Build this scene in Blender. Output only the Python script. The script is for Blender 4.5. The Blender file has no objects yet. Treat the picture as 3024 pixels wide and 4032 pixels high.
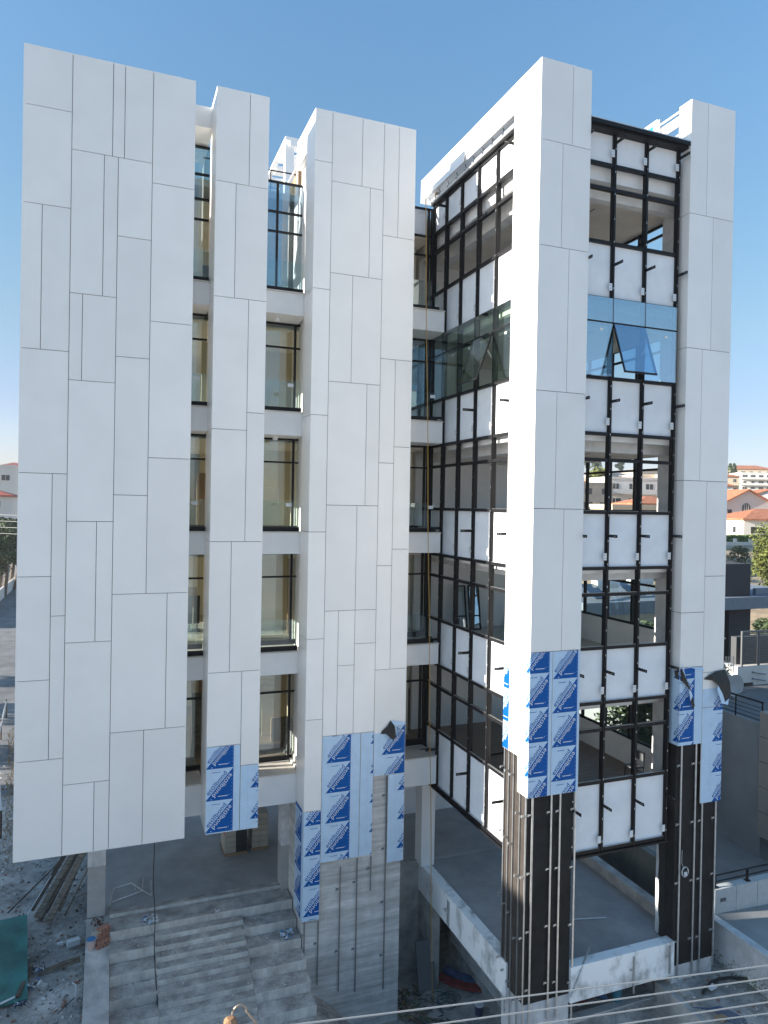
import bpy, math, random
from mathutils import Vector, Matrix
R = math.radians
rnd = random.Random(7)
S = bpy.context.scene
COL = S.collection

# ------------------------------------------------------------------ camera
cam_d = bpy.data.cameras.new('camera'); cam = bpy.data.objects.new('camera', cam_d); COL.objects.link(cam)
YAW, PITCH, ROLL = R(20.948), R(0.46), R(1.025)
fw = Vector((math.sin(YAW), math.cos(YAW), 0)); rt = Vector((math.cos(YAW), -math.sin(YAW), 0)); up = Vector((0, 0, 1))
f2 = fw*math.cos(PITCH) - up*math.sin(PITCH); u2 = fw*math.sin(PITCH) + up*math.cos(PITCH)
cr, sr = math.cos(ROLL), math.sin(ROLL)
cx = rt*cr + u2*sr; cy = u2*cr - rt*sr; cz = -f2
cam.matrix_world = Matrix(((cx.x, cy.x, cz.x, 0), (cx.y, cy.y, cz.y, 0), (cx.z, cy.z, cz.z, 0), (0, 0, 0, 1)))
cam_d.sensor_fit = 'VERTICAL'; cam_d.sensor_height = 24; cam_d.lens = 24*2815.45/4032
cam_d.clip_start = .1; cam_d.clip_end = 4000
S.camera = cam

# ------------------------------------------------------------------ sky + sun
SUN = Vector((-1, .155, .275)).normalized()
EL = math.asin(SUN.z)
w = bpy.data.worlds.new("World"); S.world = w; w.use_nodes = True
nt = w.node_tree; nt.nodes.clear()
sky = nt.nodes.new('ShaderNodeTexSky'); sky.sky_type = 'NISHITA'; sky.sun_disc = False
sky.sun_elevation = EL; sky.sun_rotation = math.atan2(SUN.x, SUN.y)
sky.air_density = 1.0; sky.dust_density = .6; sky.ozone_density = 2.0; sky.altitude = 100
bg = nt.nodes.new('ShaderNodeBackground'); bg.inputs[1].default_value = .15
wo = nt.nodes.new('ShaderNodeOutputWorld')
tcw = nt.nodes.new('ShaderNodeTexCoord'); sx = nt.nodes.new('ShaderNodeSeparateXYZ'); nt.links.new(tcw.outputs['Generated'], sx.inputs[0])
rampw = nt.nodes.new('ShaderNodeValToRGB'); nt.links.new(sx.outputs['Z'], rampw.inputs[0])   # grades the clear sky by elevation only
for k_, (p_, c_) in enumerate(((0., (.42, .39, .50)), (.127, (.40, .385, .46)), (.23, (.45, .47, .46)), (.34, (.46, .54, .53)), (.6, (.50, .68, .73)), (1., (.80, .88, .84)))):
    e_ = rampw.color_ramp.elements[k_] if k_ < 2 else rampw.color_ramp.elements.new(p_)
    e_.position = p_; e_.color = (*c_, 1)
mulw = nt.nodes.new('ShaderNodeMixRGB'); mulw.blend_type = 'MULTIPLY'; mulw.inputs[0].default_value = 1
nt.links.new(sky.outputs[0], mulw.inputs[1]); nt.links.new(rampw.outputs[0], mulw.inputs[2])
nt.links.new(mulw.outputs[0], bg.inputs[0]); nt.links.new(bg.outputs[0], wo.inputs[0])
sd = bpy.data.lights.new('sun', 'SUN'); sd.energy = 5.0; sd.angle = R(.5); sd.color = (1, .93, .83)
so = bpy.data.objects.new('sun', sd); COL.objects.link(so); so.rotation_euler = SUN.to_track_quat('Z', 'Y').to_euler()
S.view_settings.view_transform = 'Standard'; S.view_settings.look = 'None'
S.view_settings.exposure = 1.5; S.view_settings.gamma = 1
S.cycles.max_bounces = 12; S.cycles.diffuse_bounces = 7; S.cycles.glossy_bounces = 4; S.cycles.transparent_max_bounces = 24

# ------------------------------------------------------------------ materials
MATS = {}
def mat(name, col, rough=.6, metal=0., var=0., scale=4., bump=0., bscale=30., spec=.5, stretch=None, col2=None, contrast=None):
    if name in MATS: return MATS[name]
    m = bpy.data.materials.new(name); m.use_nodes = True; n = m.node_tree; b = n.nodes['Principled BSDF']
    b.inputs['Roughness'].default_value = rough; b.inputs['Metallic'].default_value = metal
    b.inputs['Specular IOR Level'].default_value = spec
    b.inputs['Base Color'].default_value = (*col, 1)
    tc = n.nodes.new('ShaderNodeTexCoord'); mp = n.nodes.new('ShaderNodeMapping'); n.links.new(tc.outputs['Object'], mp.inputs[0])
    if stretch: mp.inputs['Scale'].default_value = stretch
    if var or col2:
        t = n.nodes.new('ShaderNodeTexNoise'); t.inputs['Scale'].default_value = scale; t.inputs['Detail'].default_value = 8; t.inputs['Roughness'].default_value = .62
        n.links.new(mp.outputs[0], t.inputs['Vector'])
        r = n.nodes.new('ShaderNodeValToRGB'); c = contrast or (.35, .65)
        r.color_ramp.elements[0].position = c[0]; r.color_ramp.elements[1].position = c[1]
        a = tuple(x*(1-var) for x in col); bb = col2 if col2 else tuple(min(1, x*(1+var)) for x in col)
        r.color_ramp.elements[0].color = (*a, 1); r.color_ramp.elements[1].color = (*bb, 1)
        n.links.new(t.outputs[0], r.inputs[0]); n.links.new(r.outputs[0], b.inputs['Base Color'])
    if bump:
        t2 = n.nodes.new('ShaderNodeTexNoise'); t2.inputs['Scale'].default_value = bscale; t2.inputs['Detail'].default_value = 6
        n.links.new(mp.outputs[0], t2.inputs['Vector'])
        bp = n.nodes.new('ShaderNodeBump'); bp.inputs['Strength'].default_value = bump; bp.inputs['Distance'].default_value = .05
        n.links.new(t2.outputs[0], bp.inputs['Height']); n.links.new(bp.outputs[0], b.inputs['Normal'])
    MATS[name] = m; return m
def island(m, amt):                           # every separate panel a touch lighter or darker, faint oil-canning
    n = m.node_tree; b = n.nodes['Principled BSDF']; l = b.inputs['Base Color'].links[0].from_socket
    g_ = n.nodes.new('ShaderNodeNewGeometry'); r = n.nodes.new('ShaderNodeMapRange'); r.inputs[3].default_value = 1-amt; r.inputs[4].default_value = 1+amt*.3
    mx = n.nodes.new('ShaderNodeMixRGB'); mx.blend_type = 'MULTIPLY'; mx.inputs[0].default_value = 1
    n.links.new(g_.outputs['Random Per Island'], r.inputs[0]); n.links.new(l, mx.inputs[1]); n.links.new(r.outputs[0], mx.inputs[2]); n.links.new(mx.outputs[0], b.inputs['Base Color'])
def stain(m, scale, lo, stretch=(1, 1, 1), pos=(.35, .6), fine=None):    # worn patches, splashes and runs with shapes of their own
    n = m.node_tree; b = n.nodes['Principled BSDF']; l = b.inputs['Base Color'].links[0].from_socket
    tc = n.nodes.new('ShaderNodeTexCoord'); mp = n.nodes.new('ShaderNodeMapping'); mp.inputs['Scale'].default_value = stretch; n.links.new(tc.outputs['Object'], mp.inputs[0])
    t = n.nodes.new('ShaderNodeTexNoise'); t.inputs['Scale'].default_value = scale; t.inputs['Detail'].default_value = 10; t.inputs['Roughness'].default_value = .7; t.inputs['Distortion'].default_value = .6
    n.links.new(mp.outputs[0], t.inputs['Vector']); r = n.nodes.new('ShaderNodeMapRange'); r.inputs[1].default_value = pos[0]; r.inputs[2].default_value = pos[1]; r.inputs[3].default_value = lo; r.inputs[4].default_value = 1
    mx = n.nodes.new('ShaderNodeMixRGB'); mx.blend_type = 'MULTIPLY'; mx.inputs[0].default_value = 1
    n.links.new(t.outputs[0], r.inputs[0]); n.links.new(l, mx.inputs[1]); n.links.new(r.outputs[0], mx.inputs[2]); n.links.new(mx.outputs[0], b.inputs['Base Color'])
def glass(name, tint, base=.18, rough=.0):
    m = bpy.data.materials.new(name); m.use_nodes = True; n = m.node_tree; n.nodes.clear()
    tr = n.nodes.new('ShaderNodeBsdfTransparent'); tr.inputs[0].default_value = (*tint, 1)
    gl = n.nodes.new('ShaderNodeBsdfGlossy'); gl.inputs['Roughness'].default_value = rough; gl.inputs[0].default_value = (.82, .92, 1, 1)
    fr = n.nodes.new('ShaderNodeFresnel'); fr.inputs[0].default_value = 1.5
    ma = n.nodes.new('ShaderNodeMath'); ma.operation = 'MULTIPLY_ADD'; ma.inputs[1].default_value = 1.2; ma.inputs[2].default_value = base; ma.use_clamp = True
    mx = n.nodes.new('ShaderNodeMixShader'); o = n.nodes.new('ShaderNodeOutputMaterial')
    geo = n.nodes.new('ShaderNodeNewGeometry'); io = n.nodes.new('ShaderNodeMapRange'); n.links.new(geo.outputs['Backfacing'], io.inputs[0])
    io.inputs[3].default_value = 1.5; io.inputs[4].default_value = 1/1.5; n.links.new(io.outputs[0], fr.inputs[0])   # keeps the inner face from total reflection
    n.links.new(fr.outputs[0], ma.inputs[0]); n.links.new(ma.outputs[0], mx.inputs[0])
    n.links.new(tr.outputs[0], mx.inputs[1]); n.links.new(gl.outputs[0], mx.inputs[2]); n.links.new(mx.outputs[0], o.inputs[0])
    MATS[name] = m; return m
CLAD = mat('white_composite_panel', (.82, .805, .785), .30, var=.03, scale=.7, spec=.5, bump=.10, bscale=.9)
island(CLAD, .05)
GAPM = mat('panel_joint', (.07, .072, .075), .8)
FILM = mat('protective_film', (.47, .62, .78), .4, var=.05, scale=3, bump=.12, bscale=5, spec=.3)
FBLUE = mat('film_blue_print', (.0, .085, .33), .5, spec=.15, var=.06, scale=3, bump=.12, bscale=5)
FWHT = mat('film_white_print', (.62, .70, .78), .4)
FBACK = mat('film_black_side', (.009, .009, .009), .5, bump=.5, bscale=12)
BLK = mat('black_aluminium', (.008, .008, .010), .5, spec=.25)
SPAN = mat('white_insulation_board', (.78, .80, .83), .7, var=.05, scale=1.6)
island(SPAN, .06)
WHITE = mat('white_paint', (.84, .835, .825), .7, var=.03, scale=1.5)
CREAM = mat('cream_paint', (.66, .60, .47), .8, var=.04, scale=1)
SILL = mat('marble_sill', (.62, .58, .52), .5, var=.05)
CEIL = mat('ceiling_board', (.80, .72, .62), .85, var=.08, scale=1.2)
BEAMP = mat('plastered_beam', (.76, .75, .73), .8, var=.12, scale=1.8, contrast=(.3, .55))
CONC = mat('board_marked_concrete', (.54, .535, .52), .85, var=.28, scale=1.0, bump=.14, bscale=7, stretch=(.3, .3, 5.5), col2=(.74, .735, .715), contrast=(.3, .68))
CONC2 = mat('stained_concrete', (.38, .375, .365), .9, var=.35, scale=1.2, bump=.3, bscale=14, col2=(.54, .53, .51), contrast=(.3, .66))
STEPC = mat('dusty_step_tread', (.36, .35, .33), .95, var=.25, scale=1.9, bump=.5, bscale=22, col2=(.52, .505, .48), contrast=(.35, .66))
STEPR = mat('concrete_step_riser', (.48, .47, .445), .9, var=.2, scale=2.3, bump=.3, bscale=18, col2=(.62, .605, .57), contrast=(.3, .66), stretch=(1, 1, .6))
FLOORL = mat('pale_floor_tile', (.48, .46, .43), .6, var=.05)
SCREED = mat('cement_screed', (.34, .34, .345), .8, var=.12, scale=.8, bump=.1, bscale=60)
WOOD = mat('laminate_floor', (.20, .145, .11), .5, var=.25, scale=2, stretch=(.6, 7, 1))
BOARD = mat('black_backing_board', (.020, .019, .019), .75, var=.35, scale=1.6, spec=.25)
WETB = mat('black_bitumen_coat', (.02, .02, .018), .25, bump=.9, bscale=25)
WBASE = mat('white_column_base', (.62, .63, .64), .75, var=.12, scale=3)
STAINW = mat('weathered_white_render', (.60, .61, .61), .85, var=.5, scale=1.5, contrast=(.28, .5), stretch=(1, 1, .6))
GALV = mat('galvanised_rail', (.52, .53, .53), .38, metal=.75, var=.15, scale=5)
ALU = mat('mill_aluminium', (.66, .66, .66), .35, metal=.6)
DIRT = mat('site_dirt', (.30, .285, .265), .95, var=.45, scale=.9, bump=.9, bscale=8, col2=(.52, .50, .47), contrast=(.3, .68))
DRYG = mat('dry_earth', (.36, .28, .19), .95, var=.35, scale=.4, bump=.4, bscale=5)
ASPH = mat('asphalt', (.17, .168, .165), .9, var=.25, scale=.5)
PAVE = mat('grey_paving', (.27, .27, .265), .85, var=.12, scale=.8)
RENDG = mat('grey_render', (.30, .305, .305), .9, var=.08, scale=.5, bump=.15, bscale=90)
BEIGE = mat('beige_cladding', (.34, .29, .245), .7, var=.06)
DARKP = mat('charcoal_render', (.050, .047, .052), .85, var=.12)
SLABG = mat('blue_grey_fascia', (.19, .22, .26), .8, var=.08)
LOUV = mat('grey_louver', (.11, .115, .12), .5)
OFFW = mat('offwhite_render', (.66, .64, .60), .85, var=.05, scale=.3)
PALEY = mat('pale_yellow_render', (.62, .52, .38), .85, var=.05, scale=.3)
TANR = mat('tan_stone', (.42, .37, .31), .85, var=.12, scale=.8)
TILE = mat('terracotta_tile', (.42, .16, .08), .8, var=.25, scale=1.5, bump=.4, bscale=6)
TILER = mat('red_tile', (.36, .09, .06), .8, var=.25, scale=1.5, bump=.4, bscale=6)
WIND = mat('dark_window', (.035, .045, .055), .12, spec=.8)
SOLAR = mat('solar_panel', (.03, .05, .09), .12, spec=.8)
LEAF1 = mat('leaf_olive_yellow', (.075, .10, .018), .75, var=.5, scale=.7, col2=(.17, .19, .035))
LEAF2 = mat('leaf_dark_green', (.035, .065, .022), .7, var=.5, scale=.8, col2=(.07, .11, .035))
LEAF3 = mat('leaf_grey_green', (.06, .085, .045), .75, var=.4, scale=.8, col2=(.11, .14, .07))
BARK = mat('bark', (.12, .09, .065), .9, var=.3)
TIMB = mat('old_timber', (.17, .14, .11), .9, var=.4, scale=3, stretch=(1, 1, 8), col2=(.27, .235, .19))
TIMB2 = mat('dark_timber', (.085, .065, .05), .9, var=.35, scale=5)
BRICKM = mat('clay_brick', (.36, .17, .12), .85, var=.2, scale=6)
GREENB = mat('green_board', (.035, .17, .15), .55, var=.3, scale=1.2)
PLASW = mat('white_plastic', (.66, .68, .70), .4, var=.05)
PLASB = mat('blue_plastic', (.03, .20, .42), .3)
CARD = mat('cardboard', (.30, .20, .12), .85, var=.1)
REDM = mat('red_mat', (.20, .035, .03), .8, var=.3)
BLUEM = mat('blue_mat', (.06, .11, .22), .8, var=.3)
YROPE = mat('yellow_strap', (.45, .27, .06), .8)
BROPE = mat('black_rubber', (.012, .012, .012), .6)
WIREM = mat('grey_cable', (.48, .46, .43), .6)
GREENN = mat('green_netting', (.02, .12, .07), .8, var=.3, scale=8)
YEL = mat('yellow_scaffold', (.55, .36, .10), .7)
GL_BLUE = glass('tinted_facade_glass', (.66, .77, .82), .34)
GL_SIDE = glass('greenish_facade_glass', (.80, .87, .81), .03)
GL_WIN = glass('window_glass', (.82, .86, .80), .10)
GL_CLR = glass('clear_glass', (.92, .97, .96), .0)
STK = mat('white_sticker', (.72, .74, .74), .5)

stain(CONC, .8, .78, (1, 1, .5)); stain(CONC, 9, .86, (.15, .15, 1), (.42, .5)); stain(CONC2, .7, .7, (1, 1, .4)); stain(STEPC, .9, .7); stain(STEPR, 2.2, .72, (1, 1, .3)); stain(STEPC, 14, .78, pos=(.38, .45))
stain(SCREED, .5, .82); stain(DIRT, 6, .7, pos=(.4, .5)); stain(WBASE, 1.5, .72, (1, 1, .3)); stain(RENDG, .4, .88); stain(GREENB, 1.2, .7)
# ------------------------------------------------------------------ mesh builder
class MB:
    def __init__(s): s.v = []; s.f = []; s.m = []
    def poly(s, pts, mi=0):
        i = len(s.v); s.v += [tuple(p) for p in pts]; s.f.append(tuple(range(i, i+len(pts)))); s.m.append(mi)
    def box(s, x0, x1, y0, y1, z0, z1, mi=0):
        if x0 > x1: x0, x1 = x1, x0
        if y0 > y1: y0, y1 = y1, y0
        if z0 > z1: z0, z1 = z1, z0
        i = len(s.v)
        s.v += [(x0,y0,z0),(x1,y0,z0),(x1,y1,z0),(x0,y1,z0),(x0,y0,z1),(x1,y0,z1),(x1,y1,z1),(x0,y1,z1)]
        for a in ((0,3,2,1),(4,5,6,7),(0,1,5,4),(1,2,6,5),(2,3,7,6),(3,0,4,7)):
            s.f.append(tuple(i+k for k in a)); s.m.append(mi)
        return s
    def obox(s, c, d, mi=0, M=None):            # box of half sizes d around c with rotation M
        i = len(s.v); M = M or Matrix.Identity(3)
        for q in ((-1,-1,-1),(1,-1,-1),(1,1,-1),(-1,1,-1),(-1,-1,1),(1,-1,1),(1,1,1),(-1,1,1)):
            s.v.append(tuple(Vector(c) + M @ Vector((q[0]*d[0], q[1]*d[1], q[2]*d[2]))))
        for a in ((0,3,2,1),(4,5,6,7),(0,1,5,4),(1,2,6,5),(2,3,7,6),(3,0,4,7)):
            s.f.append(tuple(i+k for k in a)); s.m.append(mi)
        return s
    def bar(s, p, q, w, h, mi=0, roll=0):       # rectangular bar between two points
        p, q = Vector(p), Vector(q); z = (q-p).normalized()
        M = z.to_track_quat('Z', 'Y').to_matrix() @ Matrix.Rotation(roll, 3, 'Z')
        return s.obox((p+q)/2, (w/2, h/2, (q-p).length/2), mi, M)
    def tube(s, pts, r, n=8, mi=0, caps=True):
        pts = [Vector(p) for p in pts]; rings = []
        for k, p in enumerate(pts):
            d = (pts[min(k+1, len(pts)-1)] - pts[max(k-1, 0)]).normalized()
            a = Vector((0,0,1)) if abs(d.z) < .9 else Vector((1,0,0))
            u = d.cross(a).normalized(); v = d.cross(u); rr = r[k] if isinstance(r, (list, tuple)) else r
            i = len(s.v); s.v += [tuple(p + (u*math.cos(2*math.pi*j/n) + v*math.sin(2*math.pi*j/n))*rr) for j in range(n)]; rings.append(i)
        for a, b in zip(rings, rings[1:]):
            for j in range(n): s.f.append((a+j, a+(j+1) % n, b+(j+1) % n, b+j)); s.m.append(mi)
        if caps:
            s.f.append(tuple(rings[0]+j for j in range(n))[::-1]); s.m.append(mi)
            s.f.append(tuple(rings[-1]+j for j in range(n))); s.m.append(mi)
        return s
    def prism(s, prof, axis, a, b, mi=0):       # profile of 2D points pushed along an axis
        def P(u, v, t): return (t, u, v) if axis == 'x' else ((u, t, v) if axis == 'y' else (u, v, t))
        n = len(prof); i = len(s.v)
        s.v += [P(u, v, a) for u, v in prof] + [P(u, v, b) for u, v in prof]
        s.f.append(tuple(i+k for k in range(n))); s.m.append(mi); s.f.append(tuple(i+n+k for k in range(n))[::-1]); s.m.append(mi)
        for k in range(n): s.f.append((i+k, i+n+k, i+n+(k+1) % n, i+(k+1) % n)); s.m.append(mi)
        return s
    def build(s, name, mats, parent=None, label=None, loc=None, smooth=False):
        me = bpy.data.meshes.new(name); me.from_pydata(s.v, [], s.f); 
        if not isinstance(mats, (list, tuple)): mats = [mats]
        for m in mats: me.materials.append(m)
        if len(mats) > 1: me.polygons.foreach_set('material_index', s.m)
        if smooth: me.polygons.foreach_set('use_smooth', [True]*len(s.f))
        me.update()
        o = bpy.data.objects.new(name, me); COL.objects.link(o)
        if loc is not None: me.transform(Matrix.Translation(-Vector(loc))); o.location = loc
        if parent is not None: o.parent = parent
        if parent is not None and parent.type == 'EMPTY': me.transform(Matrix.Translation(-parent.location)) if loc is None else None
        elif parent is not None:
            q = parent
            off = Vector((0,0,0))
            while q is not None:
                off += q.location; q = q.parent
            me.transform(Matrix.Translation(-off))
        if label: o['label'] = label
        return o
def thing(name, label, cat, loc=(0,0,0), group=None):
    o = bpy.data.objects.new(name, None); COL.objects.link(o); o.location = loc; o.empty_display_size = .3
    o['label'] = label; o['category'] = cat
    if group: o['group'] = group
    return o
def tag(o, label, cat, group=None):
    o['label'] = label; o['category'] = cat
    if group: o['group'] = group
    return o
def struct(o): o['kind'] = 'structure'; return o
def stuff(o, label, cat): o['kind'] = 'stuff'; o['label'] = label; o['category'] = cat; return o

# ------------------------------------------------------------------ lettering
def text_tris(txt, bold=.004):
    cu = bpy.data.curves.new('t', 'FONT'); cu.body = txt; cu.size = 1; cu.offset = bold; cu.resolution_u = 4; cu.space_character = 1.04
    o = bpy.data.objects.new('t', cu); COL.objects.link(o); bpy.context.view_layer.update()
    dg = bpy.context.evaluated_depsgraph_get(); me = o.evaluated_get(dg).to_mesh(); me.calc_loop_triangles()
    V = [(v.co.x, v.co.y) for v in me.vertices]; T = [tuple(V[i] for i in t.vertices) for t in me.loop_triangles]
    x0 = min(v[0] for v in V); x1 = max(v[0] for v in V)
    T = [tuple((x-x0, y) for x, y in t) for t in T]
    o.evaluated_get(dg).to_mesh_clear(); bpy.data.objects.remove(o); return T, x1-x0
TXT, TXTW = text_tris('et\u0251lbond')
def clip(poly, x0, x1, z0, z1):
    for ax, lim, sg in ((0, x0, 1), (0, x1, -1), (1, z0, 1), (1, z1, -1)):
        out = []
        for k in range(len(poly)):
            a, b = poly[k-1], poly[k]; da, db = (a[ax]-lim)*sg, (b[ax]-lim)*sg
            if (da >= 0) != (db >= 0):
                t = da/(da-db); out.append((a[0]+(b[0]-a[0])*t, a[1]+(b[1]-a[1])*t))
            if db >= 0: out.append(b)
        poly = out
        if len(poly) < 3: return None
    return poly
CW, CH = .87, 1.015
def film_print(mb, rect, sx, zb, P, mb_shift=(.0, .004, .008)):
    """printed protective film over rect (u0,u1,z0,z1); P(u,z,d) gives the 3D point at a distance d in front of the panel"""
    u0, u1, z0, z1 = rect
    mb.poly([P(u0, z0, mb_shift[0]), P(u1, z0, mb_shift[0]), P(u1, z1, mb_shift[0]), P(u0, z1, mb_shift[0])], 0)
    if sx is None: return
    L = math.hypot(CW, CH); ca, sa = CW/L, CH/L
    sc = .65*L/TXTW
    k0 = int(math.floor((z0-zb)/CH)) - 1; k1 = int(math.ceil((z1-zb)/CH)) + 1
    for k in range(k0, k1):
        oz = zb + k*CH
        p = clip([(sx, oz), (sx+CW, oz), (sx+CW, oz+CH)], u0, u1, z0, z1)
        if p: mb.poly([P(a, b, mb_shift[1]) for a, b in p], 1)
        for mode in (0, 1):
            for t in TXT:
                q = []
                for x, y in t:
                    x *= sc; y *= sc*.88
                    if mode == 0: a, b = .155*L + x, .034 + y
                    else: a, b = .845*L - x, -.036 - y
                    q.append((sx + a*ca - b*sa, oz + a*sa + b*ca))
                q = clip(q, u0, u1, z0, z1)
                if q: mb.poly([P(a, b, mb_shift[2]) for a, b in q], 1 if mode == 0 else 2)
        for (a, b, c, d, mi) in ((.45, .80, .115, .135, 2), (.84, .86, .135, .155, 2), (.22, .50, .875, .890, 1), (.5, .52, .885, .905, 1), (.20, .235, .03, .055, 2)):
            q = clip([(sx+a*CW, oz+c*CH), (sx+b*CW, oz+c*CH), (sx+b*CW, oz+d*CH), (sx+a*CW, oz+d*CH)], u0, u1, z0, z1)
            if q: mb.poly([P(x, y, mb_shift[2]) for x, y in q], mi)
        for j in range(9):          # faint arrow marks down both margins
            for xx in (-.09, CW-.05):
                zz = oz + (j+.5)*CH/9
                q = clip([(sx+xx, zz), (sx+xx+.014, zz), (sx+xx+.014, zz+.014), (sx+xx, zz+.014)], u0, u1, z0, z1)
                if q: mb.poly([P(x, y, mb_shift[2]) for x, y in q], 1 if xx < 0 else 0)

# ================================================================== MAIN BUILDING
OB = thing('office_building', 'unfinished white panelled office block with black curtain wall and open ground floor', 'building', (6, 24, -15.2))
T = 13.1; Y1 = 23.0; Y2 = 17.877
FA=[(-2.495,-1.201,11.385,13.1,'p'),(-2.495,-1.201,8.572,11.385,'p'),(-2.495,-1.961,4.379,8.572,'p'),(-1.961,-1.201,4.379,8.572,'p'),(-2.495,-1.201,0.784,4.379,'p'),(-2.495,-1.597,-2.23,0.784,'p'),(-2.495,-1.597,-5.261,-2.23,'p'),(-2.495,-1.597,-7.607,-5.261,'p'),(-1.597,-1.201,-3.395,0.784,'p'),(-1.597,-1.201,-7.607,-3.395,'p'),(-2.495,-1.201,-10.513,-7.607,'p'),(-1.201,-0.085,10.313,13.1,'p'),(-0.085,0.25,10.313,13.1,'p'),(0.25,1.055,10.313,13.1,'p'),(-1.201,-0.307,6.117,10.313,'p'),(-0.307,0.084,6.117,10.313,'p'),(-1.201,-0.849,3.559,6.117,'p'),(-0.849,0.084,3.559,6.117,'p'),(-1.201,0.084,-0.608,3.559,'p'),(-1.201,-0.376,-4.205,-0.608,'p'),(-0.376,0.084,-4.205,-0.608,'p'),(-1.201,0.084,-8.413,-4.205,'p'),(-1.201,-0.339,-10.513,-8.413,'p'),(-0.339,0.084,-10.513,-8.413,'p'),(0.084,1.055,7.97,10.313,'p'),(0.084,1.055,4.363,7.97,'p'),(0.084,1.055,0.199,4.363,'p'),(0.084,1.055,-2.802,0.199,'p'),(1.055,2.306,9.727,13.1,'p'),(1.055,2.306,5.525,9.727,'p'),(1.055,2.306,1.358,5.525,'p'),(1.055,2.306,-2.802,1.358,'p'),(0.084,1.677,-6.991,-2.802,'p'),(1.677,2.306,-6.991,-2.802,'p'),(0.084,1.049,-10.513,-6.991,'p'),(1.049,2.306,-10.513,-6.991,'p')]
FB=[(2.952,3.994,10.152,13.1,'p'),(3.994,4.61,10.152,13.1,'p'),(2.952,3.588,6.531,10.152,'p'),(3.588,4.61,6.531,10.152,'p'),(2.952,4.043,2.353,6.531,'p'),(4.043,4.61,2.925,6.531,'p'),(2.952,4.043,-1.212,2.353,'p'),(4.043,4.61,-1.212,2.925,'p'),(2.952,3.62,-5.377,-1.212,'p'),(3.62,4.61,-5.377,-1.212,'p'),(2.952,4.018,-7.723,-5.377,'p'),(4.018,4.61,-8.417,-5.377,'p'),(2.952,4.018,-10.506,-7.723,'f'),(4.018,4.61,-10.506,-8.417,'f')]
FC=[(6.147,6.737,11.391,13.1,'p'),(6.147,6.737,7.184,11.391,'p'),(6.147,6.737,2.998,7.184,'p'),(6.147,6.737,-0.895,2.998,'p'),(6.147,6.737,-4.468,-0.895,'p'),(6.147,6.737,-7.163,-4.468,'p'),(6.147,6.737,-10.221,-7.163,'p'),(6.147,6.737,-13.898,-10.221,'f'),(6.737,7.796,10.8,13.1,'p'),(7.796,8.579,10.8,13.1,'p'),(6.737,8.1,7.76,10.8,'p'),(8.1,8.579,7.76,10.8,'p'),(6.737,7.529,4.144,7.76,'p'),(7.529,8.579,4.144,7.76,'p'),(6.737,8.104,0.008,4.144,'p'),(8.104,8.579,0.008,4.144,'p'),(6.737,7.818,-3.548,0.008,'p'),(7.818,8.579,-3.548,0.008,'p'),(6.737,7.229,-7.754,-3.548,'p'),(7.229,7.818,-5.413,-3.548,'p'),(7.229,7.818,-7.754,-5.413,'p'),(7.818,8.579,-4.696,-3.548,'p'),(7.818,8.579,-7.754,-4.696,'p'),(6.737,8.101,-12.016,-7.754,'f'),(8.101,8.579,-12.016,-7.754,'f'),(8.579,9.131,9.275,13.1,'p'),(9.131,9.752,9.275,13.1,'p'),(8.579,9.752,5.066,9.275,'p'),(8.579,9.129,1.491,5.066,'p'),(8.579,9.129,-2.051,1.491,'p'),(8.579,9.129,-5.644,-2.051,'p'),(9.129,9.752,2.063,5.066,'p'),(9.129,9.752,-1.481,2.063,'p'),(9.129,9.752,-5.644,-1.481,'p'),(8.579,9.752,-9.314,-5.644,'p'),(9.135,9.752,-12.391,-9.314,'f')]
FD=[(11.495,12.587,10.748,13.1,'p'),(12.587,13.24,10.748,13.1,'p'),(11.495,12.27,7.693,10.748,'p'),(12.27,13.24,7.693,10.748,'p'),(11.495,12.552,3.463,7.693,'p'),(12.552,13.24,3.463,7.693,'p'),(11.495,12.23,0.014,3.463,'p'),(12.23,13.24,0.014,3.463,'p'),(11.495,12.552,-4.193,0.014,'p'),(12.552,13.24,-4.193,0.014,'p'),(11.495,12.265,-8.469,-4.193,'f'),(12.265,13.24,-8.469,-4.193,'f')]
FE=[(17.06,17.743,9.5,13.1,'p'),(17.743,18.878,9.5,13.1,'p'),(17.06,18.037,5.229,9.5,'p'),(18.037,18.878,5.229,9.5,'p'),(17.06,17.698,0.997,5.229,'p'),(17.698,18.878,0.997,5.229,'p'),(17.06,18.006,-3.239,0.997,'p'),(18.006,18.878,-2.083,0.997,'p'),(18.006,18.878,-5.209,-2.083,'p'),(17.06,18.006,-4.996,-3.239,'p'),(17.06,18.006,-7.51,-4.996,'p'),(18.006,18.878,-6.356,-5.209,'p'),(18.006,18.878,-9.473,-6.356,'f')]
G2 = .0085; TH = .03
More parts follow.
